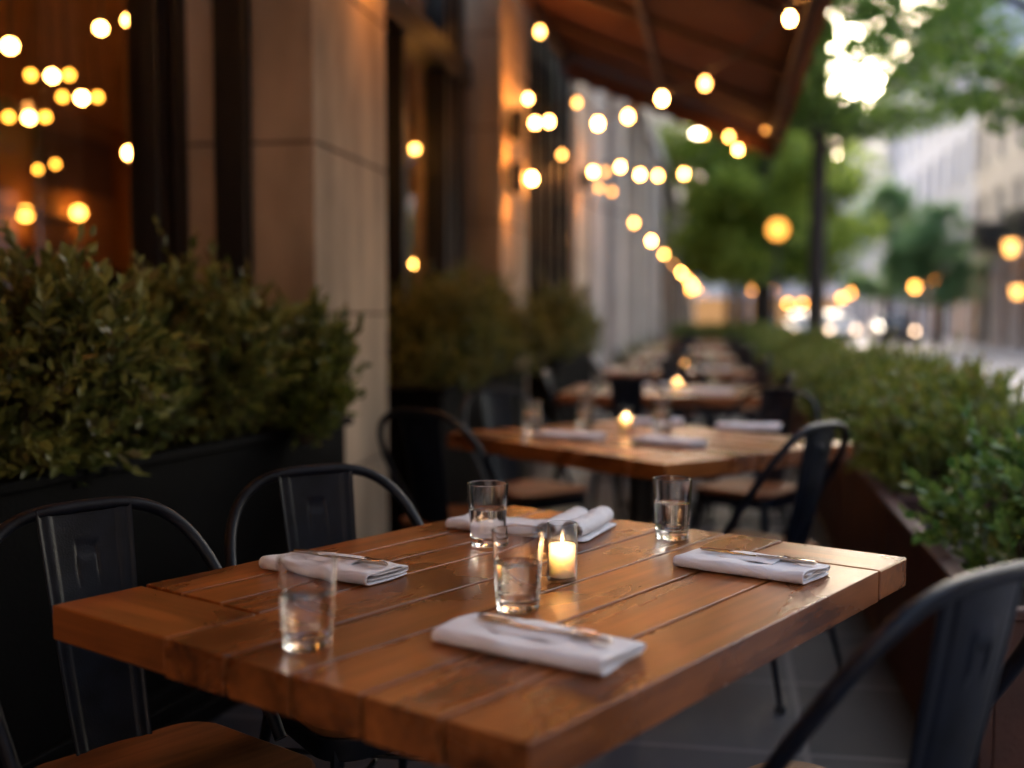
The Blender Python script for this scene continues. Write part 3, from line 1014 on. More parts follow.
# ------------------------------------------------------------------ tables
AO = Vector((-0.7238, 1.7451, 0))                      # far-left corner of the front table (on the floor)
EB = Vector((0.6135, 0.7897, 0)); EA = Vector((0.7897, -0.6135, 0))
TL, TW, TH, TT = 1.178, 0.943, 0.75, 0.057
TROT = math.atan2(EB.y, EB.x)
def make_table(material):
    """origin: floor under the centre; local x along the boards, local y = -across"""
    root = empty('dining_table')
    m = MB()
    g = 0.0038
    seams = [0, .105, .205, .298, .436, .564, .690, .818, .943]
    for a, b in zip(seams, seams[1:]):
        x0 = .17 if b <= .30 else 0.0
        x1 = 1.03 if a >= .68 else TL
        j = random.uniform(-.0006, .0006)
        m.box((x0 + (g if x0 else 0) - TL / 2, TW / 2 - b + g, TH - TT + .002), (x1 - (g if x1 < TL else 0) - TL / 2, TW / 2 - a - g, TH + j))
    m.build('tabletop', material, root, bevel=0.0008, seg=1)
    e = MB()                                             # end boards: grain runs across
    e.box((-.298 / 2 + g / 2, -0.085 + g, -TT + .002), (.298 / 2 - g, 0.085 - g, 0))
    o = e.build('end_board', material, root, bevel=0.0035)
    o.location = (.085 - TL / 2, TW / 2 - .149, TH); o.rotation_euler = (0, 0, PI / 2)
    e = MB()
    e.box((-.253 / 2 + g, -.074 + g, -TT + .002), (.253 / 2 - g / 2, .074 - g, 0))
    o = e.build('end_board', material, root, bevel=0.0035)
    o.location = (TL / 2 - .074, -TW / 2 + .1265, TH); o.rotation_euler = (0, 0, PI / 2)
    f = MB().box((-.42, -.30, TH - TT - .035), (.42, .30, TH - TT + .001))
    f.build('under_frame', M['iron'], root, bevel=0.004)
    MB().tube([(0, 0, .05), (0, 0, TH - TT - .03)], .045, 14).build('pedestal', M['iron'], root, smooth=True)
    ft = MB()
    for k in range(4):
        mt = Matrix.Rotation(PI / 2 * k + PI / 4, 4, 'Z')
        ft.prism([(0.02, 0.02), (.36, .0), (.36, .022), (.04, .075), (0.02, .08)], lambda a, b, h, mt=mt: mt @ Vector((a, h, b + .002)), -.028, .028)
    ft.build('foot', M['iron'], root, bevel=0.006)
    return root
tab = make_table(M['table'])
GT = 'wooden tables on the terrace'
tag(tab, 'slatted brown wooden table nearest the camera with lit candle and four glasses', 'table', GT)
TC1 = AO + EB * TL / 2 + EA * TW / 2
place(tab, TC1, TROT)
F2, L2, R2 = Vector((.465, 3.42, 0)), Vector((-.258, 4.36, 0)), Vector((1.04, 4.16, 0))
d2 = (L2 - F2).normalized()
TC2 = F2 + d2 * TL / 2 + Vector((d2.y, -d2.x, 0)) * TW / 2
TR2 = math.atan2(d2.y, d2.x)
TAB = [(TC2, TR2, 'second wooden table behind the front one, candle at its centre'),
       (Vector((0.92, 6.85, 0)), -SA, 'third wooden table back, pale in the evening light'),
       (Vector((1.40, 9.55, 0)), -SA + .1, 'fourth wooden table back, beyond the pale third one'),
       (Vector((1.85, 12.4, 0)), -SA, 'fifth wooden table back, small in the far blur'),
       (Vector((2.35, 15.4, 0)), -SA, 'sixth wooden table back, lost in the blur beside the hedge'),
       (Vector((2.9, 18.6, 0)), -SA, 'seventh wooden table back, far down the terrace'),
       (Vector((3.5, 22.0, 0)), -SA, 'farthest wooden table at the end of the terrace')]
for c, r, l in TAB:
    b = copy_tree(tab); place(b, c, r, l)

# ------------------------------------------------------------------ chairs
def make_chair():
    root = empty('metal_chair')
    # wooden seat
    out = []
    hw, hd, rr = .195, .185, .07
    for cx, cy, a0 in ((hw - rr, hd - rr, 0), (-hw + rr, hd - rr, 90), (-hw + rr, -hd + rr, 180), (hw - rr, -hd + rr, 270)):
        for k in range(7):
            a = math.radians(a0 + 15 * k)
            w_ = 1.0 if cy > 0 else .93
            out.append(((cx + rr * math.cos(a)) * w_, cy + rr * math.sin(a)))
    MB().prism(out, lambda a, b, h: (a, b, h), .434, .456).build('seat', M['seatwood'], root, smooth=True, bevel=.006)
    MB().prism([(a * .985, b * .985) for a, b in out], lambda a, b, h: (a, b, h), .388, .4335).build('seat_apron', M['black'], root, smooth=True, bevel=.004)
    # hoop
    pts = []
    for i in range(41):
        th = PI * i / 40
        c, s_ = math.cos(th), math.sin(th)
        x = .252 * math.copysign(abs(c) ** .62, c) * (1 - .10 * (1 - s_) ** 2)
        z = .445 + .418 * (s_ ** .62 if s_ > 0 else 0)
        y = -.27 + .27 * max(0, (.863 - z) / .42) ** 1.15
        pts.append((x, y, z))
    MB().tube(pts, .0115, 12).build('back_rail', M['black'], root, smooth=True)
    # splat: pressed sheet with raised border ribs and a slot emboss
    m = MB()
    nx_, nz_ = 56, 70
    vs, fs = [], []
    for j in range(nz_ + 1):
        k = j / nz_
        z = .44 + .425 * k
        w_ = .070 + .020 * k
        yb = -.165 - .098 * k ** .8
        for i in range(nx_ + 1):
            s_ = -1 + 2 * i / nx_
            x = w_ * s_
            y = yb + .010 * (1 - s_ * s_) * -1
            a = abs(s_)
            sm = lambda e0, e1, q: max(0.0, min(1.0, (q - e0) / (e1 - e0)))
            y += .0022 * sm(.66, .72, a) * (1 - sm(.80, .86, a)) + .003 * sm(.93, .98, a)
            arch = max(abs(x) / .021, (z - .70) / .098 if z > .70 else 9)
            if .70 < z < .81:
                y -= .0030 * sm(.72, .80, arch) * (1 - sm(.98, 1.06, arch)) * sm(.72, .75, z)
            vs.append((x, y, z))
    for j in range(nz_):
        for i in range(nx_):
            a = j * (nx_ + 1) + i
            fs.append((a, a + 1, a + nx_ + 2, a + nx_ + 1))
    m.add(vs, fs)
    o = m.build('back_splat', M['black'], root, smooth=True)
    so_ = o.modifiers.new('thick', 'SOLIDIFY'); so_.thickness = .003
    # legs
    for sx in (-1, 1):
        for sy in (-1, 1):
            tx, ty = .155 * sx, (.145 if sy > 0 else -.14)
            bx_, by_ = .20 * sx, (.20 if sy > 0 else -.245)
            l = MB()
            mt = [Vector((tx, ty, .43)), Vector((bx_, by_, .012))]
            l.tube([mt[0], mt[0].lerp(mt[1], .5), mt[1]], [.021, .017, .0125], 10, flat=.62)
            lo = l.build('leg', M['black'], root, smooth=True)
            MB().lathe([(0, 0), (.016, 0), (.016, .02), (0, .02)], 12, (bx_, by_, 0)).build('foot_cap', M['tyre'], lo)
    MB().tube([(-.165, .155, .31), (.165, -.16, .31)], .006, 8).build('cross_brace', M['black'], root, smooth=True)
    MB().tube([(.165, .155, .297), (-.165, -.16, .297)], .006, 8).build('cross_brace', M['black'], root, smooth=True)
    return root
chair = make_chair()
GC = 'black metal chairs with wooden seats'
def chair_place(o, top, facing, label):
    f = Vector((facing[0], facing[1], 0)).normalized()
    loc = Vector((top[0], top[1], 0)) + f * .27
    rz = math.atan2(f.y, f.x) - PI / 2
    tag(o, label, 'chair', GC)
    place(o, loc, rz)
CH = [((-.765, 2.00), (.74, -.67), 'black chair at the lower left with round hoop back, tucked against the front table'),
      ((-.435, 2.47), (.58, -.81), 'black chair in front of the stone pillar, tucked into the front table'),
      ((.58, 1.375), (-.60, .80), 'large black chair at lower right, seen from behind'),
      ((-.335, 3.98), (.55, .83), 'black chair at left of second table, its back turned to the camera'),
      ((-.08, 5.12), (.62, -.78), 'black chair at far left of second table, facing the camera'),
      ((.97, 3.50), (-.72, .69), 'black chair at right of second table beside the hedge, back to camera'),
      ((1.22, 5.15), (-.66, -.75), 'black chair at far right corner of the second table'),
      ((.62, 6.10), (.1, 1), 'black chair on the near side of the third table'),
      ((.20, 6.9), (1, -.15), 'black chair on the window side of the third table'),
      ((1.62, 6.6), (-1, .1), 'black chair on the hedge side of the third table'),
      ((1.12, 7.75), (-.1, -1), 'black chair on the far side of the third table'),
      ((1.24, 8.80), (.15, 1), 'black chair on the near side of the fourth table'),
      ((.66, 9.5), (1, -.1), 'black chair on the window side of the fourth table'),
      ((2.10, 9.3), (-1, .1), 'black chair on the hedge side of the fourth table'),
      ((1.6, 10.5), (-.1, -1), 'black chair on the far side of the fourth table'),
      ((1.70, 11.6), (.1, 1), 'black chair on the near side of the fifth table'),
      ((1.12, 12.4), (1, -.1), 'black chair on the window side of the fifth table'),
      ((2.58, 12.2), (-1, .1), 'black chair on the hedge side of the fifth table'),
      ((2.2, 14.5), (.1, 1), 'black chair on the near side of the sixth table'),
      ((1.6, 15.3), (1, -.1), 'black chair on the window side of the sixth table'),
      ((3.05, 15.1), (-1, .1), 'black chair on the hedge side of the sixth table'),
      ((2.75, 17.8), (.15, 1), 'black chair on the near side of the seventh table'),
      ((2.15, 18.6), (1, -.1), 'black chair on the window side of the seventh table'),
      ((3.6, 18.4), (-1, .1), 'black chair on the hedge side of the seventh table'),
      ((3.35, 21.2), (.15, 1), 'black chair on the near side of the farthest table'),
      ((2.75, 22.0), (1, -.1), 'black chair on the window side of the farthest table'),
      ((4.2, 21.8), (-1, .1), 'black chair on the hedge side of the farthest table')]
for i, (tp, fc, lb) in enumerate(CH):
    ch_ = chair if i == 0 else copy_tree(chair)
    chair_place(ch_, tp, fc, lb)
    if i == 2:
        ch_.scale = (1.05, 1.05, 1.025)

# ------------------------------------------------------------------ things on the tables
def tloc(al, ac, z=TH + .0008):
    p = AO + EB * al + EA * ac
    return Vector((p.x, p.y, z))
def make_glass():
    root = empty('water_glass')
    H, rt, rb, w = .122, .0405, .0335, .0019
    rad = lambda z: rb + (rt - rb) * z / H
    prof = [(0, 0.0015), (rb * .8, 0.0012), (rb - .0035, 0.0002), (rb - .0012, 0.0003), (rb - .0002, .0014), (rb + .0001, .003), (rad(.006), .006)]
    for k in range(1, 8):
        prof.append((rad(.006 + (H - .010) * k / 7), .006 + (H - .010) * k / 7))
    prof.append((rad(H - .002), H - .002))
    for k in range(7):
        a = PI * k / 6
        prof.append((rad(H) - w / 2 + w / 2 * math.cos(a), H - .0011 + w / 2 * math.sin(a)))
    base = .0135
    prof.append((rad(H - .002) - w, H - .0022))
    for k in range(8):
        z = H - .004 + (base + .006 - H + .004) * k / 7
        prof.append((rad(z) - w, z))
    prof += [(rad(base + .004) - w - .0002, base + .0035), (rad(base) - w - .0012, base + .0014)]
    prof += [(rad(base) - w - .003, base + .0006), (0, base)]
    MB().lathe(prof, 48).build('glass_body', M['glass'], root, smooth=True)
    wl = .072
    wp = [(0, base - .0003), (rad(base) - w - .003, base + .0003)]
    for k in range(7):
        z = base + .004 + (wl - base - .004) * k / 6
        wp.append((rad(z) - w + .0003, z))
    wp += [(rad(wl) - w - .0015, wl - .0006), (0, wl - .0006)]
    MB().lathe(wp, 48).build('water', M['water'], root, smooth=True)
    return root
gsrc = make_glass()
GG = 'water glasses on the tables'
GL = [(tloc(.099, .487), 'half full water glass nearest the camera, on the left of the front table'),
      (tloc(.432, .592), 'water glass directly in front of the candle on the front table'),
      (tloc(.782, .249), 'water glass with the flat napkin behind it on the front table'),
      (tloc(1.066, .500), 'water glass at the far right edge of the front table')]
GL += [(onz(532, 431, TH + .0008), 'blurred water glass at the left corner of the second table'), (onz(586, 427, TH + .0008), 'blurred water glass left of the candle on second table'),
       (onz(662, 431, TH + .0008), 'blurred water glass right of the candle on second table')]
TZ = TH + .0008
def on_table(i, dx, dy):
    c, r, _ = TAB[i]
    return Vector((c.x + dx * math.cos(r) - dy * math.sin(r), c.y + dx * math.sin(r) + dy * math.cos(r), TZ))
for i, nm in ((1, 'third'), (2, 'fourth'), (3, 'fifth')):
    GL += [(on_table(i, -.36, -.18), 'blurred water glass at the near left of the %s table' % nm), (on_table(i, -.22, .18), 'blurred water glass at the far left of the %s table' % nm),
           (on_table(i, .3, .22), 'blurred water glass at the far right of the %s table' % nm)]
for i, (p, l) in enumerate(GL):
    o = gsrc if i == 0 else copy_tree(gsrc)
    tag(o, l, 'glass', GG); place(o, p, i * .7)

def make_candle():
    root = empty('candle')
    R, H = .0262, .098
    g = MB()
    g.lathe([(0, 0), (R - .002, 0), (R, .002), (R, H - .001), (R - .001, H), (R - .002, H - .001), (R - .002, .008), (R - .004, .006), (0, .006)], 40)
    g.build('glass_holder', M['hurricane'], root, smooth=True)
    wx = MB()
    rw = R - .0035
    # burned down in the middle: a deep well with thin walls round the flame
    wx.lathe([(0, .0065), (rw - .001, .0065), (rw, .008), (rw, .030), (rw, .060), (rw - .001, .0618), (rw - .0028, .0612), (rw - .0045, .052), (rw - .0065, .043), (rw - .010, .0395), (.004, .0385), (0, .0385)], 36)
    wx.build('wax', M['wax'], root, smooth=True)
    MB().tube([(0, 0, .038), (.0008, 0, .047)], .0009, 6).build('wick', M['wick'], root)
    fl = MB()
    fl.lathe([(0, .0450), (.0026, .0475), (.0040, .0525), (.0036, .0580), (.0020, .0645), (0, .0710)], 12)
    fl.build('flame', M['flame'], root, smooth=True)
    return root
cs = make_candle()
CD = [(tloc(.629, .536), 'lit white candle in glass holder at the centre of the front table'),
      (onz(626, 431, TZ), 'lit candle at the centre of the second table'),
      (on_table(1, .08, .02), 'lit candle on the third table'), (on_table(2, .05, .05), 'lit candle on the fourth table'), (on_table(3, 0, 0), 'lit candle on the fifth table')]
for i, (p, l) in enumerate(CD):
    o = cs if i == 0 else copy_tree(cs)
    tag(o, l, 'candle', 'candles on the tables'); place(o, p)

# napkins: long side along local x
def cloth_sheet(path, length, thick, nseg, seed, name, parent, amp=.0022, taper=0.0, sub=1):
    rs = random.Random(seed)
    ph = [rs.uniform(0, 6.28) for _ in range(8)]
    vs, fs = [], []
    n = len(path)
    for i in range(nseg + 1):
        s_ = i / nseg
        x = (s_ - .5) * length
        for j, (y, z) in enumerate(path):
            k = j / (n - 1)
            ww = amp * (.35 + .65 * z / .02)
            dy = ww * 1.3 * math.sin(7 * s_ + ph[0] + 2 * k) + ww * .6 * math.sin(17 * s_ + ph[1])
            dz = ww * (.5 * math.sin(9 * s_ + ph[2] + 60 * y) + .4 * math.sin(21 * s_ + ph[3] - 40 * y)) * (1 if z > .006 else .15)
            dx = (k - .5) * .006 * rs.uniform(.8, 1.2) if i in (0, nseg) else 0
            vs.append((x + dx + .004 * math.sin(40 * y + ph[4]) * (1 if abs(s_ - .5) > .49 else 0), y * (1 - taper * abs(s_ - .5)) + dy, max(.0022, z + dz)))
    for i in range(nseg):
        for j in range(n - 1):
            a = i * n + j
            fs.append((a, a + 1, a + n + 1, a + n))
    m = MB(); m.add(vs, fs)
    o = m.build(name, M['cloth'], parent, smooth=True)
    so_ = o.modifiers.new('thick', 'SOLIDIFY'); so_.thickness = thick; so_.offset = 0
    sb_ = o.modifiers.new('sub', 'SUBSURF'); sb_.levels = sub; sb_.render_levels = sub
    return o
def arc(cy, z0, z1, side, n=6):
    r = (z1 - z0) / 2
    return [(cy + side * r * 1.2 * math.sin(PI * k / n), z0 + r - r * math.cos(PI * k / n)) for k in range(n + 1)]
def line(y0, y1, z, n=8):
    return [(y0 + (y1 - y0) * k / n, z) for k in range(1, n)]
def fold_path(w):                                          # outer layer: bottom, fat front fold, top
    h = w / 2
    return [(h, .0026)] + line(h, -h, .0026) + arc(-h * .95, .0026, .0208, -1, 10) + line(-h * .95, h * .55, .0208) + [(h * .55, .0204), (h * .80, .0192)]
def inner_path(w):                                         # inner layers, folded at the back
    h = w / 2
    return [(-h * .88, .0076)] + line(-h * .88, h * .92, .0075) + arc(h * .92, .0076, .0160, 1, 8) + line(h * .92, -h * .8, .0160) + [(-h * .8, .0157)]
def make_napkin(loc, rz, length, width, seed, label, band=True):
    root = empty('napkin', loc, rz)
    tag(root, label, 'napkin', 'white linen napkins')
    cloth_sheet(fold_path(width), length, .0034, 34, seed, 'folded_cloth', root, amp=.0027)
    cloth_sheet(inner_path(width), length * .985, .0042, 22, seed + 9, 'inner_fold', root, amp=.0014)
    if band:
        h = width / 2
        bp = [(-h * .55, .0228), (-h * .40, .0240), (-h * .1, .0278), (h * .12, .0288), (h * .34, .0272), (h * .6, .0238), (h * .85, .0220)]
        b = cloth_sheet(bp, length * .42, .0026, 12, seed + 50, 'tucked_fold', root, amp=.001)
        b.location = (length * .02, 0, 0)
    return root
def tine_outline():
    return [(-.095, .0055), (-.085, .0072), (-.05, .0058), (0, .0035), (.03, .0032), (.045, .0060), (.055, .0110)]
def make_fork():
    root = empty('fork')
    m = MB()
    prof = [(-.098, .003), (-.094, .0062), (-.08, .0072), (-.05, .0058), (0, .0035), (.03, .0031), (.042, .0058), (.052, .0105), (.060, .0112)]
    vs, fs = [], []
    for i, (x, w_) in enumerate(prof):
        z = .0018 * math.sin((x + .098) / .158 * PI * 2.2)
        vs += [(x, -w_, z), (x, 0, z + .0012), (x, w_, z)]
    for i in range(len(prof) - 1):
        a = 3 * i
        fs += [(a, a + 1, a + 4, a + 3), (a + 1, a + 2, a + 5, a + 4)]
    m.add(vs, fs)
    h = m.build('handle', M['steel'], root, smooth=True)
    h.modifiers.new('thick', 'SOLIDIFY').thickness = .0022
    t = MB()
    for k in range(4):
        y = -.0092 + k * .00613
        t.tube([(.058, y, .001), (.075, y, -.0006), (.096, y, .0014)], [.0017, .0015, .0008], 6)
    t.build('tines', M['steel'], root, smooth=True)
    return root
def make_knife():
    root = empty('table_knife')
    m = MB()
    m.tube([(-.105, 0, .002), (-.10, 0, .002), (-.06, 0, .002), (.0, 0, .0022)], [.003, .0062, .0054, .0042], 10, flat=.5)
    m.build('handle', M['steel'], root, smooth=True)
    MB().prism([(.0005, -.003), (.012, -.0075), (.07, -.0085), (.095, -.005), (.104, .004), (.09, .0042), (.0005, .004)], lambda a, b, h: (a, b, h), .0013, .0027).build('blade', M['steel'], root, bevel=.0004)
    return root
ACR = math.atan2(EA.y, EA.x)
NAP = [(tloc(.280, .742), ACR + .05, .272, .115, 3, 'folded napkin at the front edge of the front table, cutlery tucked in', True),
       (tloc(.890, .762), ACR + .03, .245, .105, 8, 'folded napkin at the right end of the front table, cutlery tucked in', True),
       (tloc(.430, .190), ACR + .10, .245, .105, 13, 'folded napkin at the left, behind the nearest water glass', True),
       (tloc(.925, .175), ACR + .18, .215, .095, 21, 'flat napkin behind the far left water glass of the front table', False)]
npk = [make_napkin(*a) for a in NAP]
fk, kn = make_fork(), make_knife()
for i, a in enumerate(NAP[:3]):
    p, rz = a[0], a[1]
    o = fk if i == 0 else copy_tree(fk)
    c_, s_ = math.cos(rz), math.sin(rz)
    off = lambda x, y, z: Vector((p.x + x * c_ - y * s_, p.y + x * s_ + y * c_, p.z + z))
    nm = ('front', 'right hand', 'left')[i]
    tag(o, 'steel fork tucked into the %s napkin of the front table' % nm, 'fork', 'forks in the napkins')
    place(o, off(-.008, .012, .0272), rz + .02)
    o = kn if i == 0 else copy_tree(kn)
    tag(o, 'steel knife tucked into the %s napkin of the front table' % nm, 'knife', 'knives in the napkins')
    place(o, off(.012, -.006, .0266), rz + PI + .05)
# rolled napkin: two soft rolls side by side
rn = empty('napkin', tloc(1.005, .305), TROT + .27)
tag(rn, 'rolled napkin of two soft rolls at the back of the front table', 'napkin', 'white linen napkins')
for k, (yy, rr) in enumerate(((-.030, .021), (.024, .019))):
    path = []
    for i in range(34):
        th = -PI / 2 + i / 33 * 2 * PI * 1.9
        r_ = rr * (1 - .33 * i / 33)
        path.append((yy + 1.25 * r_ * math.cos(th), max(.0024, rr * .98 + r_ * .92 * math.sin(th))))
    cloth_sheet(path, .205, .0026, 20, 31 + k, 'cloth_roll', rn, amp=.0016)
bpth = [(-.062, .0024), (-.03, .0024), (0, .0024), (.03, .0024), (.058, .0024)]
cloth_sheet(bpth, .22, .003, 10, 77, 'under_fold', rn, amp=.001)

# napkins on the further tables
fn = [(onz(570, 438, TZ), ACR + .2, 'blurred folded napkin at the near left of second table'), (onz(670, 444, TZ), ACR - .0, 'blurred folded napkin at the near corner of second table'),
      (onz(652, 424, TZ), ACR + .6, 'blurred folded napkin behind the candle of second table'), (onz(748, 429, TZ), ACR + .45, 'blurred folded napkin at the right of second table')]
for i, nm in ((1, 'third'), (2, 'fourth')):
    fn += [(on_table(i, .28, -.22), -.1, 'blurred napkin at the near right of the %s table' % nm), (on_table(i, -.1, .28), .2, 'blurred napkin at the far side of the %s table' % nm)]
for p, r, l in fn:
    b = copy_tree(npk[3]); place(b, p, r, l); b.scale = (1.15, 1.15, 1.0)

# ------------------------------------------------------------------ street trees
def make_tree(name, key, H, crown_r, crown_z0, nlay, leaves, leaf, trunk_r, seed, gap=1.0, flat=0.35):
    r = np.random.default_rng(seed)
    root = empty(name)
    tk = MB()
    lean = Vector((r.normal(0, .06), r.normal(0, .06), 0))
    pts = [Vector((0, 0, -.1)), Vector((lean.x * .3, lean.y * .3, H * .3)), Vector((lean.x, lean.y, H * .6)), Vector((lean.x * 1.4, lean.y * 1.4, H * .93))]
    tk.tube(pts, [trunk_r * 1.25, trunk_r, trunk_r * .7, trunk_r * .2], 10)
    clumps = []
    for i in range(nlay):
        z = crown_z0 + (H - crown_z0) * (i + .5) / nlay
        k = (z - crown_z0) / (H - crown_z0)
        rad = crown_r * (math.sin(PI * (0.18 + .78 * k)) ** .8)
        nbr = int(3 + 3 * (1 - abs(k - .4)))
        for b in range(nbr):
            th = r.uniform(0, 6.28)
            ln = rad * r.uniform(.55, 1.05)
            base = Vector((lean.x, lean.y, max(crown_z0 * .85, z - ln * .35)))
            end = Vector((math.cos(th) * ln, math.sin(th) * ln, z + r.uniform(-.2, .3)))
            midp = base.lerp(end, .5) + Vector((0, 0, ln * .10))
            tk.tube([base, midp, end], [trunk_r * .33, trunk_r * .2, trunk_r * .06], 6)
            for q in (0.45, .7, .95):
                c = base.lerp(end, q) + Vector((0, 0, ln * .1 * (1 - q)))
                clumps.append((c, (.28 + .28 * r.random()) * crown_r * .55))
    tk.build('trunk', M['bark'], root, smooth=True)
    vs, fs = [], []
    per = leaves // len(clumps)
    for c, cr in clumps:
        n = int(per * gap)
        P = r.normal(0, 1, (n, 3)); P /= np.linalg.norm(P, axis=1)[:, None]
        P *= (r.random(n) ** .45)[:, None] * np.array([cr, cr, cr * flat * 1.6])
        for p in P:
            d = r.normal(0, 1, 3); d[2] *= .6; d /= np.linalg.norm(d)
            e = np.cross(d, r.normal(0, 1, 3)); e /= np.linalg.norm(e)
            s_ = leaf * r.uniform(.6, 1.3)
            q = np.array(c) + p
            b = len(vs)
            vs += [q - d * s_, q + e * s_ * .45, q + d * s_, q - e * s_ * .45]
            fs.append((b, b + 1, b + 2, b + 3))
    me = bpy.data.meshes.new('crown')
    me.from_pydata([tuple(p) for p in vs], [], fs)
    me.materials.append(M[key]); me.update()
    o = bpy.data.objects.new('crown', me); COL.objects.link(o); o.parent = root
    return root
def ground_xy(u, d):
    return Vector(((u - 512) / FPX * d, d, 0))
GTR = 'street trees beyond the hedge'
ta = make_tree('street_tree', 'treeleaf', 9.5, 4.0, 4.7, 9, 26000, .10, .15, 5, 1.0, .22)
tag(ta, 'nearest street tree with slim dark trunk and layered dark green branches', 'tree', GTR)
place(ta, ground_xy(815, 20.2), 0.6)
tn = make_tree('street_tree', 'treeleaf', 7.2, 3.7, 3.0, 7, 13000, .085, .12, 21, 1.0, .22)
tag(tn, 'street tree outside the picture on the right whose leafy branches reach in at the top', 'tree', GTR)
place(tn, (5.7, 11.2, 0), 1.1)
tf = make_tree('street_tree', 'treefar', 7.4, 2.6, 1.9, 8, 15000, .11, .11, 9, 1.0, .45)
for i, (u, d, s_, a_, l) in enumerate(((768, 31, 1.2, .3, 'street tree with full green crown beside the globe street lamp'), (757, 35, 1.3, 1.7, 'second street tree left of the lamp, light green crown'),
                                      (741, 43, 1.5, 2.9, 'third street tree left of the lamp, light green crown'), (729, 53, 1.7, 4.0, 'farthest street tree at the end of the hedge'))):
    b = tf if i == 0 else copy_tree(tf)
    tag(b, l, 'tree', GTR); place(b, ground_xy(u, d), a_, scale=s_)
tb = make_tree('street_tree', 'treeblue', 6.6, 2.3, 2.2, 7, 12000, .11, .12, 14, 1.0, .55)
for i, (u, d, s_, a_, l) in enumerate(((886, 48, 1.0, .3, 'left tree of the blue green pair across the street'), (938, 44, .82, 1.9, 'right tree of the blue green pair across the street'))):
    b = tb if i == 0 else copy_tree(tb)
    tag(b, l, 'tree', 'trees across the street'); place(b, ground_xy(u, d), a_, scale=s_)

# ------------------------------------------------------------------ buildings across the street
def facade_building(name, label, t0, t1, o_face, depth, storeys, bay, wall, pane, roof='slate', shop=True, win_w=1.1, face=-1, ground_h=3.6, sh=3.1, lit=()):
    """Front faces the street (local -x when face = -1)."""
    root = empty(name, P0, STREET_RZ)
    tag(root, label, 'building')
    H = ground_h + sh * storeys
    n = max(1, int(round((t1 - t0) / bay)))
    bw = (t1 - t0) / n
    xs = o_face
    m = MB()
    m.box((o_face + .35, t0, -.12), (o_face + depth, t1, H))
    def op(t, z0, z1, w):
        return (t - w / 2, t + w / 2, z0, z1)
    ops = []
    for i in range(n):
        tc_ = t0 + bw * (i + .5)
        if shop:
            ops.append(op(tc_, 0.05, ground_h - .75, bw * .66) + ('shop',))
        for s_ in range(storeys):
            z = ground_h + sh * s_
            ops.append(op(tc_, z + .55, z + sh - .55, win_w) + ('win',))
    zs = sorted({-.12, H} | {q[2] for q in ops} | {q[3] for q in ops})
    ts = sorted({t0, t1} | {q[0] for q in ops} | {q[1] for q in ops})
    th = .34
    for a, b in zip(ts, ts[1:]):
        run = None
        for z0, z1 in zip(zs, zs[1:]):
            tm, zm = (a + b) / 2, (z0 + z1) / 2
            hole = any(q[0] < tm < q[1] and q[2] < zm < q[3] for q in ops)
            if hole:
                if run:
                    m.box((o_face, a, run[0]), (o_face + th, b, run[1])); run = None
            else:
                run = (run[0], z1) if run else (z0, z1)
        if run:
            m.box((o_face, a, run[0]), (o_face + th, b, run[1]))
    m.build('wall', M[wall], root)
    for idx, q in enumerate(ops):
        a, b, z0, z1, ty = q
        fr = MB(); w = .07
        fr.box((o_face + .18, a, z0), (o_face + .26, a + w, z1)).box((o_face + .18, b - w, z0), (o_face + .26, b, z1)).box((o_face + .18, a + w, z1 - w), (o_face + .26, b - w, z1)).box((o_face + .18, a + w, z0), (o_face + .26, b - w, z0 + w))
        if ty == 'win':
            fr.box((o_face + .19, (a + b) / 2 - .03, z0 + w), (o_face + .25, (a + b) / 2 + .03, z1 - w))
            fr.box((o_face - .08, a - .12, z0 - .1), (o_face - .002, b + .12, z0 - .01))
        fo = fr.build('window' if ty == 'win' else 'shop_front', M['wframe' if ty == 'win' else 'frame'], root)
        key = pane if ty == 'win' else ('shoplit' if idx in lit else 'shopdark')
        MB().box((o_face + .27, a, z0), (o_face + .30, b, z1)).build('pane', M[key], fo)
    MB().box((o_face - .22, t0, ground_h - .35), (o_face - .003, t1, ground_h - .05)).build('cornice', M[wall], root, bevel=.05)
    MB().box((o_face - .35, t0, H), (o_face + depth, t1, H + .35)).build('roof_cornice', M[wall], root, bevel=.06)
    MB().prism([(o_face - .1, H + .352), (o_face + 1.4, H + 2.4), (o_face + depth - .5, H + 2.4), (o_face + depth, H + .352)], lambda a, b, h: (a, h, b), t0 + .02, t1 - .02).build('roof', M[roof], root)
    return root, ops

facade_building('blocker_building', 'unseen beige building across the street, added to block light from the right', -34, 6, 12.0, 10, 3, 3.2, 'beige', 'darkglass')  # unseen building, added to shut out sky light from right and behind
bA, opsA = facade_building('corner_building', 'beige stone building with columns at the right edge of the street', 24, 46.2, 12.0, 10, 2, 2.75, 'beige', 'darkglass', lit=(6, 15))
for i in range(9):
    t_ = 24 + 2.775 * i
    if t_ > 46: break
    MB().lathe([(0, 0), (.34, 0), (.34, .25), (.25, .35), (.22, 2.75), (.30, 2.9), (.34, 3.05), (.34, 3.2), (0, 3.2)], 16, (11.74, min(max(t_, 24.4), 45.9), 0)).build('column', M['beige'], bA, smooth=True)
bal = MB()
for t_, z_ in ((41.5, 3.7), (36.0, 3.7)):
    bl_ = MB().box((11.0, t_ - 1.1, z_), (11.99, t_ + 1.1, z_ + .12))
    for k in range(23):
        bl_.box((11.02, t_ - 1.08 + k * .096, z_ + .12), (11.05, t_ - 1.05 + k * .096, z_ + 1.0))
    bl_.box((11.0, t_ - 1.1, z_ + 1.0), (11.07, t_ + 1.1, z_ + 1.06))
    bl_.box((11.07, t_ - 1.1, z_ + .12), (11.98, t_ - 1.06, z_ + 1.0)).box((11.07, t_ + 1.06, z_ + .12), (11.98, t_ + 1.1, z_ + 1.0))
    bl_.build('balcony', M['frame'], bA)
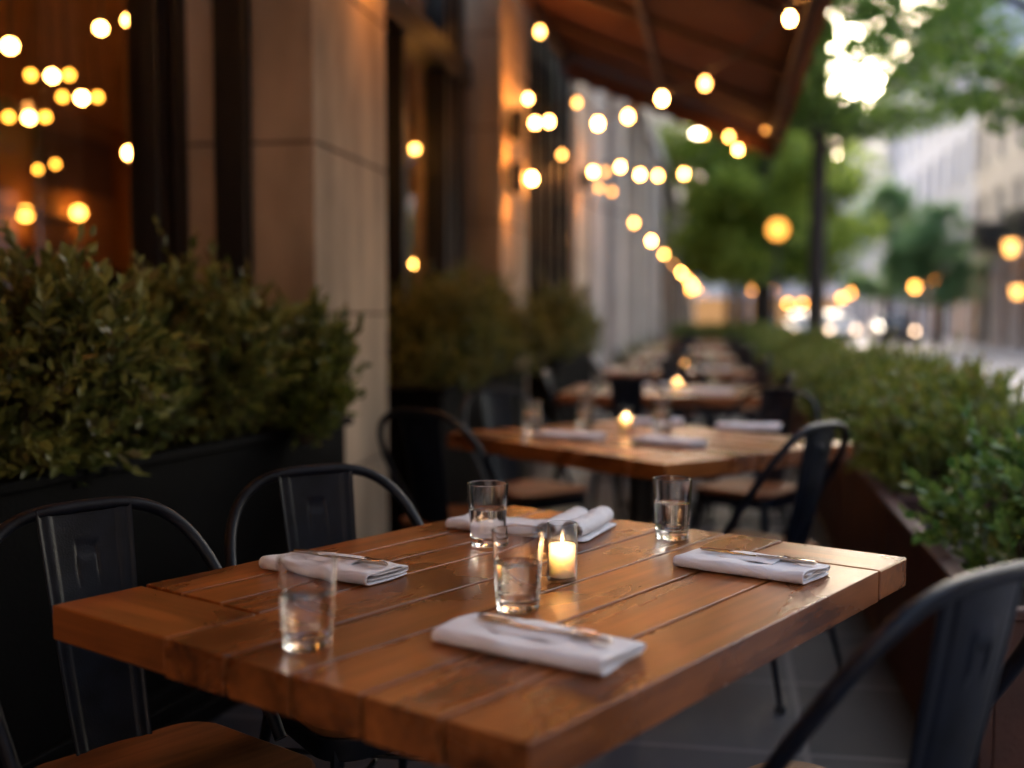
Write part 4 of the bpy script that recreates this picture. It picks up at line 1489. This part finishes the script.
facade_building('terraced_building', 'tall pale lilac building behind the blue green trees', 46.6, 72, 12.3, 10, 4, 3.2, 'lilac', 'darkglass', lit=(0, 5, 15, 25))
facade_building('terraced_building', 'pale lilac building farther down the right side of the street', 72.4, 104, 12.0, 10, 4, 3.4, 'palepink', 'darkglass', lit=(0, 10, 20, 30))
# closing the far street end, plus an unseen light blocker behind the viewpoint
for (t_, o0, o1, st_, key, lab) in ((-46, -6, 14, 4, 'beige', 'unseen beige building behind the viewpoint, added to block light'), (108, -8, 3.4, 4, 'palepink', 'pale pink building closing the far end of the street on the left'), (112, 3.8, 13.5, 5, 'lilac', 'pale building closing the far end of the street behind the cars')):
    root = empty('far_building', P0, STREET_RZ)
    tag(root, lab, 'building')
    Hh = 3.6 + 3.1 * st_ - 3
    MB().box((o0, t_, -.12), (o1, t_ + 10, Hh)).build('wall', M[key], root)
    nb_ = int((o1 - o0) / 2.2)
    for s_ in range(st_ - 1):
        for i in range(nb_):
            x = o0 + (o1 - o0) * (i + .5) / nb_
            fo = MB().box((x - .6, t_ - .05, 4.0 + 3 * s_), (x + .6, t_ - .002, 5.9 + 3 * s_)).build('window', M['wframe'], root)
            MB().box((x - .5, t_ - .058, 4.1 + 3 * s_), (x + .5, t_ - .051, 5.8 + 3 * s_)).build('pane', M['darkglass'], fo)
    MB().box((o0 - .2, t_ - .3, Hh), (o1 + .2, t_ + 10, Hh + .5)).build('roof', M['slate'], root)
    MB().box((o0 + .5, t_ - .04, .1), (o1 - .5, t_ - .002, 3.0)).build('shop_front', M['shoplit'], root)

# ------------------------------------------------------------------ street lamps, wall lanterns
def make_lamp(h):
    root = empty('street_lamp')
    MB().lathe([(0, 0), (.14, 0), (.14, .1), (.07, .35), (.045, .5), (.035, h - .3), (.06, h - .26), (.03, h - .22), (.05, h - .17), (0, h - .17)], 12).build('post', M['iron'], root, smooth=True)
    MB().sphere((0, 0, h), .20, 18).build('globe', M['lamp'], root, smooth=True)
    MB().lathe([(0, h + .17), (.06, h + .17), (.02, h + .26), (0, h + .28)], 10).build('finial', M['iron'], root)
    return root
lp = make_lamp(2.85)
GLM = 'globe street lamps'
LM = [(776, 230, 26.8, 3.23, 'tall globe street lamp glowing among the green tree crowns'), (932, 277, 48, 2.85, 'globe street lamp between the blue green trees and beige building'),
      (914, 287, 60, 2.75, 'globe street lamp left of the one beside the beige building'), (874, 288, 66, 2.85, 'globe street lamp at the right end of the glowing row'),
      (862, 290, 72, 2.85, 'globe street lamp second from the right end of the glowing row'), (851, 293, 81, 2.85, 'globe street lamp in the middle of the glowing row'),
      (841, 298, 98, 2.75, 'globe street lamp at the left end of the glowing row'), (753, 289, 69, 2.85, 'globe street lamp under the far green tree crowns'), (770, 290, 74, 2.9, 'globe street lamp beside the slim trunks'),
      (690, 290, 55, 2.55, 'globe lamp at the far end of the long bulb string by the pale building'), (728, 300, 75, 2.3, 'small far globe street lamp between the string end and tree trunks'), (787, 303, 90, 2.2, 'low globe street lamp left of the nearest trunk'), (802, 304, 92, 2.2, 'low globe street lamp just left of nearest trunk')]
for i, (u, v, d, h, l) in enumerate(LM):
    o = lp if i == 0 else copy_tree(lp)
    tag(o, l, 'street lamp', GLM)
    place(o, ground_xy(u, d), 0, scale=h / 2.85)
for g_ in [k_ for k_ in COL.objects if k_.parent == lp and k_.name.startswith('globe')]:
    g_.data = g_.data.copy(); g_.data.materials[0] = M['lampnear']       # the nearest lamp burns dimmer
def make_lantern():
    root = empty('wall_lantern')
    MB().tube([(.0, 0, .0), (-.12, 0, .12), (-.25, 0, .05)], .02, 8).build('bracket', M['iron'], root)
    MB().lathe([(0, -.38), (.10, -.36), (.15, -.05), (0, -.05)], 12, (-.25, 0, 0)).build('lamp_glass', M['lantern'], root, smooth=True)
    MB().lathe([(.18, -.05), (.05, .08), (0, .10)], 12, (-.25, 0, 0)).build('lamp_cap', M['iron'], root, smooth=True)
    return root
ln_ = make_lantern()
LT = [(1014, 245, 11.38, 'large wall lantern high on the beige building'), (1020, 292, 11.38, 'lower wall lantern on the beige building')]
for i, (u, v, o_, l) in enumerate(LT):
    b = ln_ if i == 0 else copy_tree(ln_)
    # where the sight line meets the plane o = o_
    k_ = (u - 512) / FPX
    lo_, hi_ = 5.0, 90.0
    for _ in range(60):
        md = (lo_ + hi_) / 2
        if to_street(Vector((k_ * md, md, 0)))[1] < o_: lo_ = md
        else: hi_ = md
    p = at(u, v, lo_)
    tag(b, l, 'wall lantern', 'wall lanterns on the beige building')
    place(b, p + NV * .25 + Vector((0, 0, .2)), STREET_RZ, scale=(1.3, 1, 1) if i else (1.4, 1.4, 1.4))

# ------------------------------------------------------------------ cars
def make_car(key):
    root = empty('parked_car')                           # local y = forward, 4.2 long
    body = [(-2.1, .35), (-2.12, .75), (-1.95, .92), (-1.2, .98), (.85, .95), (1.85, .80), (2.08, .62), (2.1, .35), (1.75, .22), (-1.8, .22)]
    MB().prism(body, lambda a, b, h: (h, a, b), -.86, .86).build('body', M[key], root, bevel=.09, seg=3)
    cabin = [(-1.75, .94), (-1.25, 1.40), (-.1, 1.46), (.35, 1.40), (1.05, .93)]
    MB().prism(cabin, lambda a, b, h: (h * (1 - .22 * (b - .94) / .5), a, b), -.78, .78).build('cabin_glass', M['darkglass'], root, bevel=.05)
    MB().prism([(-1.28, 1.401), (-1.1, 1.45), (-.1, 1.50), (.3, 1.44), (.36, 1.401)], lambda a, b, h: (h, a, b), -.62, .62).build('roof', M[key], root, bevel=.03)
    for sy in (-1.3, 1.3):
        for sx in (-1, 1):
            w_ = MB(); w_.lathe([(0, -.1), (.29, -.1), (.31, -.07), (.31, .07), (.29, .1), (0, .1)], 20)
            o = w_.build('wheel', M['tyre'], root, smooth=True)
            o.location = (sx * .79, sy, .31); o.rotation_euler = (0, PI / 2, 0)
            MB().lathe([(0, -.115), (.19, -.115), (.19, .115), (0, .115)], 16).build('rim', M['rim'], o)
    for sx in (-1, 1):
        MB().sphere((sx * .62, 2.06, .66), .085, 12).build('headlight', M['headlight'], root, smooth=True)
        MB().box((sx * .62 - .16, -2.15, .72), (sx * .62 + .16, -2.10, .84)).build('tail_light', M['rust'], root)
    MB().box((-.4, 2.085, .38), (.4, 2.12, .52)).build('grille', M['tyre'], root)
    return root
for u, d, key, dr, l in ((893, 52, 'cardark', PI, 'dark car with two bright headlights facing down the street'), (838, 58, 'carwhite', PI, 'white car with headlights near the nearest tree trunk'),
                         (802, 66, 'carblue', PI, 'grey blue car parked left of the nearest tree trunk'), (764, 72, 'carwhite', PI, 'white car parked far off between the slim trunks')):
    c = make_car(key)
    tag(c, l, 'car', 'cars in the street')
    g = ground_xy(u, d)
    place(c, Vector((g.x, g.y, -.12)), STREET_RZ + dr)
